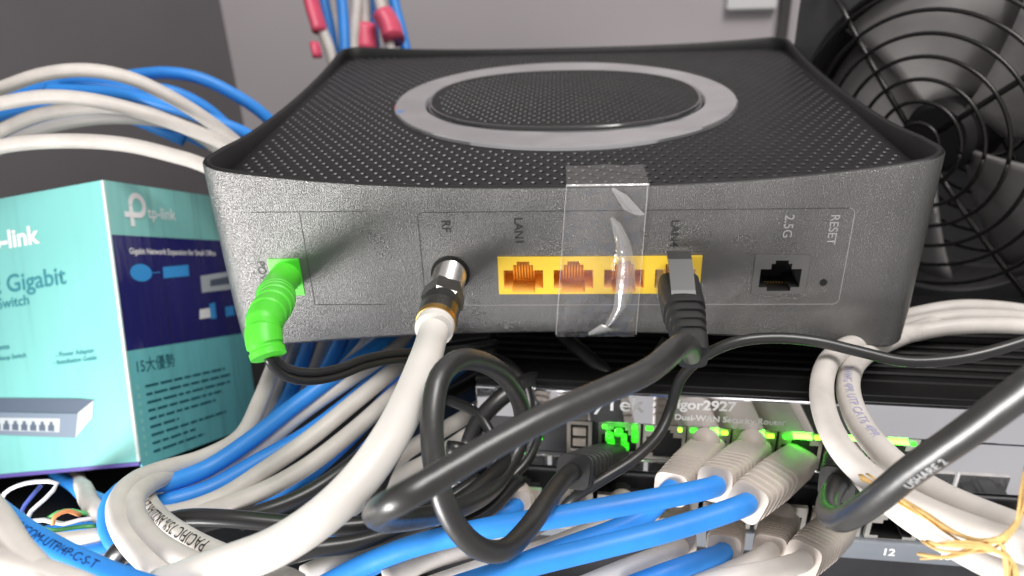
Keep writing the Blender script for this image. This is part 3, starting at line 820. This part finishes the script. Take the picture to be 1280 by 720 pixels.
# ================================================================== LEFT BUNDLE UNDER THE MODEM
gL = 'cables bundled under the modem and box'
def L(label, pts, m, dia=.0056, group=gL, **kw): return single('network_cable', label, [P(*p) for p in pts], dia, m, group, **kw)
L('blue cable sweeping highest over the bundle below the green plug', [(520, 385, .33), (480, 425, .285), (430, 462, .268), (370, 506, .256), (310, 552, .247), (255, 587, .240), (205, 604, .232), (165, 607, .228), (140, 625, .224), (134, 655, .22), (150, 685, .215), (175, 700, .215)], blue_pvc)
L('blue cable sweeping second from the top of the bundle below the modem', [(545, 400, .33), (495, 450, .285), (440, 500, .268), (385, 543, .256), (325, 577, .246), (260, 612, .238), (205, 627, .232), (165, 632, .235)], blue_pvc)
L('white cable running between the two sweeping blue cables', [(540, 395, .34), (490, 437, .285), (440, 472, .270), (380, 515, .260), (320, 562, .252), (265, 600, .246), (215, 622, .244), (170, 632, .25)], white_pvc)
L('white cable directly below the second sweeping blue cable', [(545, 420, .33), (490, 463, .272), (440, 505, .257), (390, 547, .247), (335, 585, .239), (275, 622, .232), (220, 641, .228), (180, 645, .23)], white_pvc)
L('white cable lowest of the sweeping bundle above the black cables', [(550, 440, .33), (490, 495, .268), (440, 540, .253), (385, 582, .242), (330, 613, .234), (270, 636, .229), (215, 652, .228), (180, 655, .23)], white_pvc)
L('white cable looping round the lower corner of the teal box, outermost', [(360, 420, .30), (345, 455, .28), (325, 500, .268), (300, 545, .257), (255, 571, .246), (205, 587, .232), (165, 606, .215), (146, 635, .200), (156, 670, .188), (190, 703, .178), (245, 738, .17)], white_pvc)
L('white cable looping just inside the outermost loop at the box corner', [(350, 490, .30), (325, 535, .28), (295, 563, .266), (245, 585, .250), (198, 598, .228), (170, 622, .208), (170, 650, .194), (192, 677, .184), (232, 700, .175), (290, 721, .168), (360, 745, .16)], white_pvc)
t, path, T, N = cab('coaxial_cable', 'white cable printed PACIFIC curving out below the teal box corner', [P(290, 640, .262), P(235, 630, .262), P(195, 612, .248), P(182, 622, .228), P(196, 645, .210), P(224, 666, .195), P(262, 687, .183), P(310, 708, .172), P(370, 732, .162)], .0057, white_pvc, gL, sides=18)
ke = min(range(len(path)), key=lambda i: (path[i]-P(266, 690, .182)).length)
cumL = sum((path[i+1]-path[i]).length for i in range(ke))
text_on_cable('PACIFIC 75% AK22/AR ZYYY', .0043, path, T, N, .00285, cumL, seg_angle(path, T, N, ke-8)-.1, ink, t, flip=-1); fixinv(t)
gV = 'cables rising behind the modem'
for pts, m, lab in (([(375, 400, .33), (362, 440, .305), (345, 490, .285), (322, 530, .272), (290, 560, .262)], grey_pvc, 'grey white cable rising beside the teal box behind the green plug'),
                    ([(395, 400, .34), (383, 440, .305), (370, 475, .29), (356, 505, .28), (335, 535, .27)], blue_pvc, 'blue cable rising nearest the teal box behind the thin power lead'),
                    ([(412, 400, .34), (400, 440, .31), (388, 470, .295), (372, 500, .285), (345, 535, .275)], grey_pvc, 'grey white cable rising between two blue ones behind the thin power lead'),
                    ([(436, 395, .34), (424, 432, .305), (408, 462, .292), (386, 495, .282), (355, 530, .272)], blue_pvc, 'blue cable rising second from the teal box behind the thin power lead'),
                    ([(455, 395, .34), (443, 430, .31), (428, 455, .298), (400, 485, .288), (360, 525, .278)], blue_pvc, 'blue cable rising third from the teal box behind the thin power lead'),
                    ([(475, 395, .34), (460, 428, .305), (440, 452, .293), (410, 480, .284), (370, 520, .275)], white_pvc, 'white cable rising beside the highest sweeping blue cable'),
                    ([(535, 430, .33), (500, 478, .29), (460, 525, .275), (420, 565, .265), (370, 605, .255), (320, 640, .25)], blue_pvc, 'dark blue cable hidden below the sweeping white cables'),
                    ([(600, 440, .32), (560, 470, .295), (530, 500, .28), (490, 530, .27), (440, 580, .26)], blue_pvc, 'blue cable seen through the black cable loop'),
                    ([(640, 480, .30), (580, 520, .28), (520, 557, .265), (470, 595, .255), (420, 640, .25)], white_pvc, 'white cable seen behind the white coaxial and the black loop'),
                    ([(660, 500, .30), (600, 535, .28), (540, 575, .262), (490, 600, .25), (430, 640, .245)], white_pvc, 'white cable seen behind the bend of the black cable')):
    L(lab, pts, m, group=gV)
gK = 'black cables under the modem'
for pts, d_, lab in (([(600, 470, .30), (545, 505, .275), (480, 545, .255), (430, 585, .243), (380, 618, .235), (325, 640, .23), (260, 655, .228), (200, 680, .22)], .0048, 'black cable sloping below the sweeping white cables'),
                     ([(185, 662, .215), (225, 650, .213), (280, 650, .212), (340, 654, .213), (410, 657, .215), (470, 652, .218), (530, 640, .222), (600, 600, .23)], .0050, 'black cable running level behind the white coaxial'),
                     ([(340, 700, .20), (385, 686, .20), (440, 678, .203), (500, 662, .207), (555, 640, .212), (600, 610, .22), (640, 570, .235)], .0050, 'black cable below the bend of the thick black cable'),
                     ([(440, 700, .21), (500, 682, .212), (560, 662, .216), (610, 640, .222), (650, 600, .235)], .0040, 'thin black cable above the upper blue router lead'),
                     ([(560, 430, .30), (530, 480, .27), (505, 540, .245), (480, 590, .235), (460, 650, .22)], .0045, 'black cable directly behind the white coaxial'),
                     ([(600, 650, .235), (612, 600, .24), (620, 560, .245), (600, 520, .25), (560, 500, .26)], .0034, 'thin black cable inside the black loop'),
                     ([(560, 560, .24), (610, 570, .245), (650, 540, .25), (660, 500, .255), (640, 460, .262), (590, 440, .27)], .0048, 'black cable coiled behind the black loop'),
                     ([(545, 440, .28), (600, 432, .285), (660, 430, .29), (720, 440, .3)], .0060, 'black cable lying below the modem edge'),
                     ([(680, 385, .30), (706, 425, .278), (735, 450, .268), (765, 475, .262), (800, 520, .27)], .0060, 'dark flat cable hanging behind the diagonal black cable'),
                     ([(110, 735, .21), (135, 712, .205), (150, 690, .202), (172, 674, .202), (200, 668, .21)], .0056, 'short black cable curving out below the white loops')):
    L(lab, pts, black_thin, dia=d_, group=gK)

cl = tag(empty('cable_clip', P(648, 440, .285)), 'small translucent white clip hanging under the modem edge', 'clip')
o = loft('clip_body', [(-.004, .002, .002, 0), (-.003, .003, .004, 0), (.004, .003, .0045, 0), (.006, .002, .003, 0)], grey_pvc, cl); 
o = loft('clip_tab', [(.007, .0015, .003, .001), (.010, .002, .0045, .001), (.012, .0012, .002, .001)], grey_pvc, cl)
for pts, d_, m, lab in (([(690, 452, .275), (735, 462, .270), (775, 468, .262), (815, 452, .252), (835, 425, .25)], .0042, black_thin, 'black cable tucked behind the diagonal black cable at the modem edge'),
                     ([(560, 600, .245), (600, 575, .245), (640, 545, .25), (668, 520, .26)], .0030, black_thin, 'thin black cable crossing behind the black loop'),
                     ([(585, 560, .25), (598, 530, .25), (625, 500, .252), (655, 480, .258), (690, 470, .27)], .0058, black_thin, 'black cable standing inside the black loop'),
                     ([(560, 590, .25), (600, 610, .246), (635, 600, .248), (660, 575, .253), (672, 545, .26)], .0034, black_thin, 'thin black cable curled low inside the black loop'),
                     ([(300, 655, .25), (360, 630, .25), (420, 610, .252), (470, 600, .256)], .0050, black_thin, 'black cable in the gap beside the white coaxial'),
                     ([(330, 690, .235), (390, 672, .236), (450, 668, .238), (520, 672, .24)], .0056, blue_pvc, 'dark blue cable in the gap under the black cables'),
                     ([(380, 720, .205), (430, 700, .207), (480, 690, .21), (540, 672, .215)], .0056, white_pvc, 'white cable beside the upper blue router lead')):
    L(lab, pts, m, dia=d_, group=gK if m is black_thin else gL)
# foreground lower left
t, path, T, N = cab('network_cable', 'blue printed cable slanting across the white cables below the teal box', [P(-60, 590, .185), P(0, 640, .172), P(45, 674, .164), P(95, 702, .158), P(160, 730, .153), P(230, 750, .15)], .0056, blue_pvc, 'cables below the box', sides=18)
k0 = min(range(len(path)), key=lambda i: (path[i]-P(24, 662, .167)).length)
cumL = sum((path[i+1]-path[i]).length for i in range(k0))
text_on_cable('MUCOM-UTP/4P-C-S-T', .0026, path, T, N, .0028, cumL, seg_angle(path, T, N, k0)-.15, mat('print_navy', (.005, .02, .09), .5), t); fixinv(t)
gF = 'cables below the box'
for pts, m, lab in (([(-40, 600, .175), (0, 648, .160), (22, 685, .152), (48, 715, .147), (80, 750, .143)], white_pvc, 'white cable crossing under the blue printed cable below the box'),
                    ([(-60, 690, .155), (0, 703, .150), (50, 716, .147), (110, 738, .144)], white_pvc, 'white cable lying lowest under the blue printed cable'),
                    ([(20, 680, .18), (60, 695, .175), (100, 715, .172), (150, 740, .17)], white_pvc, 'white cable hugging the underside of the blue printed cable'),
                    ([(80, 560, .37), (98, 598, .32), (107, 615, .255), (120, 637, .228), (150, 660, .225), (200, 690, .22)], white_pvc, 'white cable dropping out from under the teal box'),
                    ([(20, 676, .225), (70, 678, .222), (110, 674, .22), (160, 667, .22), (220, 655, .225)], white_pvc, 'white cable running level above the level blue one below the box'),
                    ([(40, 697, .222), (90, 694, .219), (130, 689, .217), (180, 680, .217), (240, 670, .22)], blue_pvc, 'blue cable running level between white ones below the box'),
                    ([(70, 715, .218), (115, 708, .215), (160, 700, .213), (220, 690, .213)], white_pvc, 'white cable running level below the level blue one'),
                    ([(60, 667, .24), (100, 663, .238), (140, 655, .236), (180, 645, .236)], blue_pvc, 'dark blue cable behind the stripped wire ends'),
                    ([(50, 570, .37), (80, 598, .33), (115, 622, .27), (150, 640, .24)], blue_pvc, 'blue cable hidden close under the purple base of the box'),
                    ([(150, 722, .20), (185, 715, .198), (230, 712, .198), (280, 720, .20)], blue_pvc, 'dark blue cable end beneath the white loops')):
    L(lab, pts, m, group=gF)
# stripped wire ends
gW = 'stripped twisted wires below the box'
for pts, m, lab in (([(100, 644, .225), (85, 638, .222), (70, 645, .22), (66, 655, .22)], w_or, 'thin orange stripped wire below the teal box'),
                    ([(110, 642, .226), (90, 637, .225), (72, 640, .224), (60, 648, .224)], w_gr, 'thin green stripped wire below the teal box'),
                    ([(125, 648, .226), (100, 650, .224), (80, 655, .223), (55, 650, .223), (35, 652, .223)], w_wh, 'thin white stripped wire lying below the orange wire'),
                    ([(120, 658, .226), (90, 661, .225), (60, 664, .224), (40, 657, .224)], w_gr, 'thin green wire ending below the white stripped wire'),
                    ([(0, 632, .235), (5, 618, .233), (20, 609, .232), (42, 604, .232), (70, 606, .232), (55, 625, .231), (38, 640, .230), (33, 652, .229)], w_wh, 'thin pale wire looped under the purple base of the box'),
                    ([(52, 606, .236), (38, 622, .234), (26, 640, .233), (32, 650, .231)], w_bl, 'thin blue wire bent beside the pale looped wire')):
    L(lab, pts, m, dia=.0013, group=gW, sides=8)

# ================================================================== CABLES ARCHING ABOVE THE BOX
gT = 'cables arching above the teal box'
for pts, m, lab in (([(-80, 140, .315), (0, 110, .312), (55, 92, .311), (110, 88, .312), (160, 98, .316), (210, 121, .322), (262, 152, .332), (310, 190, .345), (345, 240, .355), (365, 320, .35)], white_pvc, 'white cable arching highest over the teal box'),
                    ([(-80, 145, .305), (0, 130, .303), (60, 122, .303), (120, 126, .306), (180, 140, .312), (235, 160, .32), (285, 184, .33), (325, 225, .342), (345, 300, .345)], white_pvc, 'white cable arching second highest over the teal box'),
                    ([(-60, 195, .325), (0, 165, .323), (45, 145, .322), (95, 135, .323), (140, 133, .327), (190, 142, .333), (240, 165, .34), (290, 200, .348)], white_pvc, 'white cable arching partly hidden behind the second highest one'),
                    ([(-20, 195, .345), (40, 166, .342), (95, 152, .341), (150, 147, .342), (200, 151, .345), (245, 163, .35), (285, 190, .355), (320, 240, .36)], grey_pvc, 'shaded white cable arching in the dark gap over the box'),  # white cable, its shade put into the greyer jacket colour
                    ([(-70, 205, .297), (0, 184, .294), (50, 177, .294), (110, 176, .296), (160, 181, .30), (210, 193, .306), (255, 207, .313), (300, 232, .322), (330, 280, .33)], white_pvc, 'white cable arching lowest over the teal box'),
                    ([(60, 135, .36), (110, 106, .358), (160, 95, .357), (210, 90, .358), (250, 97, .361), (295, 120, .367), (335, 150, .375), (370, 195, .385)], blue_pvc, 'blue cable arching outermost towards the modem rim'),
                    ([(0, 130, .345), (40, 112, .343), (85, 101, .343), (130, 103, .345), (170, 110, .348), (215, 115, .353), (255, 133, .36), (285, 158, .366), (320, 200, .37)], blue_pvc, 'blue cable arching behind the highest white cable'),
                    ([(60, 112, .336), (100, 113, .334), (150, 118, .333), (200, 130, .334), (250, 146, .338), (300, 163, .345), (340, 185, .355)], blue_pvc, 'blue cable arching between the two highest white cables'),
                    ([(-60, 165, .34), (0, 143, .338), (50, 133, .338), (110, 135, .34), (170, 150, .345), (230, 175, .35)], blue_pvc, 'blue cable peeking out below the second highest white cable'),
                    ([(-40, 190, .352), (10, 168, .35), (60, 150, .35), (120, 142, .352), (190, 150, .356), (260, 180, .36)], blue_pvc, 'dark blue cable deep behind the arching white cables'),
                    ([(90, 125, .36), (140, 113, .358), (190, 114, .36), (235, 132, .362), (280, 165, .366), (310, 210, .37)], grey_pvc, 'shaded white cable behind the blue arches')):  # also a white cable with shade put into a greyer colour
    L(lab, pts, m, group=gT)

# ================================================================== TAPED CABLES BEHIND THE MODEM
gB = 'taped cables hanging on the back wall'
for x0, x1, d_, m, lab in ((388, 414, .50, white_pvc, 'white cable in red tape hanging at the outside of the taped bunch'),
                        (404, 418, .515, blue_pvc, 'blue cable hanging beside the outermost taped white cable'),
                        (416, 424, .52, white_pvc, 'white cable hanging behind the middle blue cable'),
                        (427, 431, .49, blue_pvc, 'blue cable hanging in the middle of the taped bunch'),
                        (445, 442, .50, white_pvc, 'white cable hanging beside the middle blue cable'),
                        (456, 458, .515, white_pvc, 'white cable hanging with a low red tape band'),
                        (464, 470, .52, blue_pvc, 'blue cable hanging behind the taped white cables'),
                        (474, 489, .50, white_pvc, 'white cable hanging with a wide red tape band'),
                        (493, 508, .515, blue_pvc, 'blue cable hanging at the inner edge of the taped bunch')):
    L(lab, [(x0-8, -80, d_), (x0, 0, d_), ((x0+x1)/2, 32, d_), (x1, 68, d_), (x1+6, 120, d_)], m, dia=.0072, group=gB)
def band(label, pts, dia):
    single('red_tape', label, [P(*p) for p in pts], dia, red_tape, 'red tape bands', cat='tape', wob=.0004, sides=16, flat=.62)
band('long red tape band round the outermost hanging white cable', [(384, -20, .498), (391, 12, .498), (400, 40, .498)], .0135)
band('small red tape tag beside the modem rim', [(393, 54, .49), (397, 72, .49)], .0075)
band('low red tape band on the hanging white cable', [(458, 30, .505), (459, 62, .505)], .0135)
band('wide red tape band across two hanging cables', [(478, 16, .497), (487, 30, .497), (493, 49, .497)], .0215)

# ================================================================== CARTON
B0, T0 = P(175, 585, .300), P(128, 225, .300)
ub = (T0-B0); BH = ub.length; ub.normalize()
db = P(320, 530, .382)-B0; db = (db-ub*db.dot(ub)).normalized()
lb = -(db.cross(ub)).normalized()
BWD, BDP = .12, .086
carton = tag(empty('carton', mw=axes(B0, -lb, db, ub)), 'mint and teal cardboard box of a gigabit switch in glossy wrap leaning on cables', 'box')
# local: x right (face spans -BWD..0), y back, z up
def cbox(name, *a, **k): return box(name, *a, carton, **k) if False else box(*([name]+list(a)+[carton]), **k)
box('front_face', -BWD, 0, 0, .0006, .0025, BH, teal, carton)
box('base_fold', -BWD, 0, -.0002, .0008, .0010, .0024, purple, carton)
box('top_flap', -BWD, -.0003, .0007, BDP, BH-.0008, BH-.0001, carton_edge, carton)
box('side_face', -.0005, .0002, .0010, BDP, 0.0, BH*.4045, teal_side, carton)
box('side_band', -.0005, .0002, .0010, BDP, BH*.4055, BH*.8095, navy, carton)
box('side_band', -.0005, .0002, .0010, BDP, BH*.8105, BH, mint2, carton)
box('corner_edge', -.0010, .0003, -.0001, .0009, .0025, BH, carton_edge, carton, .0003)
box('inner_body', -BWD+.001, -.001, .001, BDP-.001, .001, BH-.001, dark_m, carton)
PI = carton.matrix_basis.inverted()
def front_uv(px, py):
    r = PI.to_3x3()@ray(px, py); c = PI@CAM; t = (0-c.y)/r.y; q = c+r*t; return q.x, q.z
def side_uv(px, py):
    r = PI.to_3x3()@ray(px, py); c = PI@CAM; t = (.0002-c.x)/r.x; q = c+r*t; return q.y, q.z
def ftext(s, px, py, size, m, bold=.01, align='RIGHT'):
    u, v = front_uv(px, py)
    text('print', s, size, m, axes(Vector((u, -.0002, v)), X3, Z3, NY), carton, align, bold)
def stext(s, px, py, size, m, bold=.01, align='LEFT'):
    u, v = side_uv(px, py)
    text('print', s, size, m, axes(Vector((.0004, u, v)), Vector((0, 1, 0)), Z3, X3), carton, align, bold)
ftext('tp-link', 47, 294, .0100, print_w, .03)
ftext('8-Port Gigabit', 82, 345, .0098, petrol, .012)
ftext('Desktop Switch', 37, 375, .0058, petrol)
ftext('Package Contents', 12, 433, .0030, petrol); ftext('Desktop Switch', 33, 444, .0026, petrol)
ftext('- Power Adapter', 118, 438, .0026, petrol); ftext('- Installation Guide', 121, 447, .0026, petrol)
def fpoly(name, pp, m, lift=.0003):
    V = []
    for p in pp:
        u, v = front_uv(*p); V.append(Vector((u, -lift, v)))
    o = pydata(name, V, [tuple(range(len(V)))], m, carton); return o
def spoly(name, pp, m, lift=.0004):
    V = []
    for p in pp:
        u, v = side_uv(*p); V.append(Vector((lift, u, v)))
    return pydata(name, V, [tuple(range(len(V)))], m, carton)
fpoly('printed_device', [(-60, 497), (98, 498), (118, 500), (98, 516), (-60, 514)], photo_dark)
fpoly('printed_device', [(-60, 514), (98, 517), (95, 547), (-60, 541)], photo_grey, .00035)
fpoly('printed_device', [(98, 516), (118, 500), (116, 522), (95, 547)], photo_light, .0003)
fpoly('printed_device', [(-60, 521), (76, 523), (75, 540), (-60, 536)], photo_light, .0004)
for k in range(7):
    x = 65-k*11.2
    fpoly('printed_port', [(x-4, 538.5-k*.3), (x+4, 539-k*.3), (x+4, 531-k*.3), (x+2, 531-k*.3), (x+2, 527-k*.3), (x-2, 527-k*.3), (x-2, 531-k*.3), (x-4, 531-k*.3)], photo_dark, .00045)
# logo: a p with a crossing bar
def ring_s(px, py, R, r, m, a0, a1):
    u, v = side_uv(px, py); V = []; Fc = []; n = 26
    for k in range(n+1):
        a = math.radians(a0+(a1-a0)*k/n)
        for q in (R, r): V.append(Vector((.00045, u+q*math.cos(a), v+q*math.sin(a))))
    for k in range(n): Fc.append((2*k, 2*k+1, 2*k+3, 2*k+2))
    pydata('logo', V, Fc, m, carton)
ring_s(171, 257, .0052, .0029, print_w, -90, 180)
u, v = side_uv(171, 257)
def srect(name, u0, u1, v0, v1, m, lift=.00045): pydata(name, [Vector((lift, a, b)) for a, b in ((u0, v0), (u1, v0), (u1, v1), (u0, v1))], [(0, 1, 2, 3)], m, carton)
srect('logo', u-.0052, u-.0029, v-.0088, v-.0002, print_w)
srect('logo', u-.0082, u+.0004, v-.0052, v-.0029, print_w, .0005)
stext('tp-link', 184, 266, .0070, print_w, .01)
stext('Gigabit Network Expansion for Small Office', 161, 314, .0033, print_w, .02)
V = []
u, v = side_uv(176, 341)
pydata('printed_badge', [Vector((.0004, u+.0065*math.cos(2*math.pi*k/24), v+.0036*math.sin(2*math.pi*k/24))) for k in range(24)], [tuple(range(24))], sky_ink, carton)
spoly('printed_badge', [(204, 348), (236, 345), (235, 331), (203, 334)], sky_ink)
spoly('printed_badge', [(186, 342), (200, 341), (200, 340), (186, 341)], sky_ink)
spoly('printed_device', [(252, 366), (300, 360), (296, 338), (250, 345)], photo_light)
spoly('printed_device', [(262, 358), (300, 353), (298, 343), (262, 350)], photo_dark, .0005)
spoly('printed_badge', [(249, 399), (268, 396), (267, 384), (249, 387)], print_w); spoly('printed_badge', [(263, 399), (270, 398), (268, 378), (261, 380)], sky_ink, .0005)
spoly('printed_badge', [(282, 396), (293, 394), (291, 382), (281, 384)], sky_ink)
stext('15大優勢', 168, 460, .0062, teal_ink, 0)
for k in range(9):
    y0 = 483+k*10.2; x = 181+k*1.3
    rnd = random.Random(k); cur = x
    u0, v0 = side_uv(x, y0); end = u0+[.055, .060, .058, .050, .045, .018, .052, .028, .034][k]; uu = u0
    while uu < end:
        wl = .003+rnd.random()*.006
        srect('printed_line', uu, min(end, uu+wl), v0-.00045, v0+.00045, teal_ink, .0004); uu += wl+.0012
    srect('printed_bullet', u0-.0050, u0-.0034, v0-.0009, v0+.0009, mint2, .0004)

# ================================================================== FAN
FC = P(1162, 175, .338)
fn = Vector((-.78, -.626, .0)).normalized()
fx = Vector((0, 0, 1)).cross(fn).normalized()      # fan's right as seen from the front
fan = tag(empty('axial_fan', mw=axes(FC, fx, Vector((0, 0, 1)), fn)), 'black square axial fan with round wire guard standing behind the modem', 'fan')
FH, FR = .0745, .0690
# frame plate with round opening
n = 64; V = []; Fc = []
def sqp(th, h, r):
    c, s = math.cos(th), math.sin(th); e = 9
    return Vector((h*math.copysign(abs(c)**(2/e), c), h*math.copysign(abs(s)**(2/e), s), 0))
for z, kind in ((0, 'i'), (0, 'o'), (-.005, 'o'), (-.005, 'i')):
    for k in range(n):
        th = 2*math.pi*k/n
        V.append(sqp(th, FH, 0)+Vector((0, 0, z)) if kind == 'o' else Vector((FR*math.cos(th), FR*math.sin(th), z)))
for i in range(4):
    for k in range(n): Fc.append((i*n+k, i*n+(k+1) % n, ((i+1) % 4)*n+(k+1) % n, ((i+1) % 4)*n+k))
pydata('frame', V, Fc, fan_m, fan)
Vr = [v+Vector((0, 0, -.038)) for v in V]; pydata('frame', Vr, Fc, fan_m, fan)
V, Fc = [], []
for z, r in ((-.0049, FR), (-.0049, FR+.002), (-.0381, FR+.002), (-.0381, FR)):
    for k in range(n): V.append(Vector((r*math.cos(2*math.pi*k/n), r*math.sin(2*math.pi*k/n), z)))
for i in range(4):
    for k in range(n):
        a = math.degrees(2*math.pi*k/n)
        
        Fc.append((i*n+k, i*n+(k+1) % n, ((i+1) % 4)*n+(k+1) % n, ((i+1) % 4)*n+k))
pydata('throat', V, Fc, fan_in, fan, False)
def fring(name, r, z, wr, m, par):
    pts = [Vector((r*math.cos(2*math.pi*k/72), r*math.sin(2*math.pi*k/72), z)) for k in range(73)]
    v, f, _, _ = tube_mesh(pts, [wr]*73, 8); return pydata(name, v, f, m, par, True)
for zc, sgn in ((.004, 1), (-.047, -1)):
    g = empty('guard'); g.parent = fan
    for k in range(1, 8): fring('guard_ring', .0091*k, zc+sgn*.006*(1-(k/8)**2), .00090, wire_m, g)
    for a in (45, 135, 225, 315):
        ar = math.radians(a)
        pts = [Vector((r*math.cos(ar), r*math.sin(ar), zc+sgn*.006*(1-(r/.073)**2)-.0016*sgn)) for r in (.0085, .025, .04, .056, .066)]
        pts.append(Vector((.084*math.cos(ar), .084*math.sin(ar), zc-sgn*.004)))
        v, f, _, _ = tube_mesh(pts, [.0013]*6, 8); pydata('guard_spoke', v, f, wire_m, g, True)
for a in (45, 135, 225, 315):
    ar = math.radians(a); c = Vector((.0875*math.cos(ar), .0875*math.sin(ar), 0))
    v, f, _, _ = tube_mesh([c, c+Vector((0, 0, .003)), c+Vector((0, 0, .0042))], [.0036, .0036, .002], 16); pydata('screw', v, f, steel, fan, True)
v, f, _, _ = tube_mesh([Vector((0, 0, -.034)), Vector((0, 0, -.008)), Vector((0, 0, -.005))], [.016, .016, .013], 40); o = pydata('hub', v, f, fan_in, fan, True); o.data.set_sharp_from_angle(angle=math.radians(40))
for k in range(5):
    a0 = math.radians(72*k+0); V = []; Fc = []; nr, na = 8, 10
    for i in range(nr+1):
        r = .015+(.066-.015)*i/nr
        for j in range(na+1):
            f = j/na; a = a0+math.radians(62)*f+math.radians(10)*(i/nr)
            z = -.031+.022*f+.003*math.sin(math.pi*f)
            V.append(Vector((r*math.cos(a), r*math.sin(a), z)))
    for i in range(nr):
        for j in range(na): Fc.append((i*(na+1)+j, i*(na+1)+j+1, (i+1)*(na+1)+j+1, (i+1)*(na+1)+j))
    o = pydata('blade', V, Fc, blade_m, fan, True)
    md = o.modifiers.new('thick', 'SOLIDIFY'); md.thickness = .0016
# back-wall bits
def on_back(px, py): return on_y(px, py, BACKY)
c0 = on_back(978, 20)
rail = box('wall_rail', c0.x-.004, c0.x+.004, BACKY-.010, BACKY+.001, FLOORZ, .33, mat('rail_grey', (.08, .075, .075), .5), None, .0015)
tag(rail, 'slim grey upright rail on the back wall beside the fan', 'rail')
c1 = on_back(945, 8)
skt = tag(empty('wall_socket', (c1.x, BACKY, c1.z+.02)), 'white wall plate at the top of the back wall', 'wall plate')
box('plate', -.026, .016, -.008, .0005, -.022, .05, print_w, skt, .002); box('rocker', -.012, .006, -.0105, -.0075, -.004, .03, print_w, skt, .001)
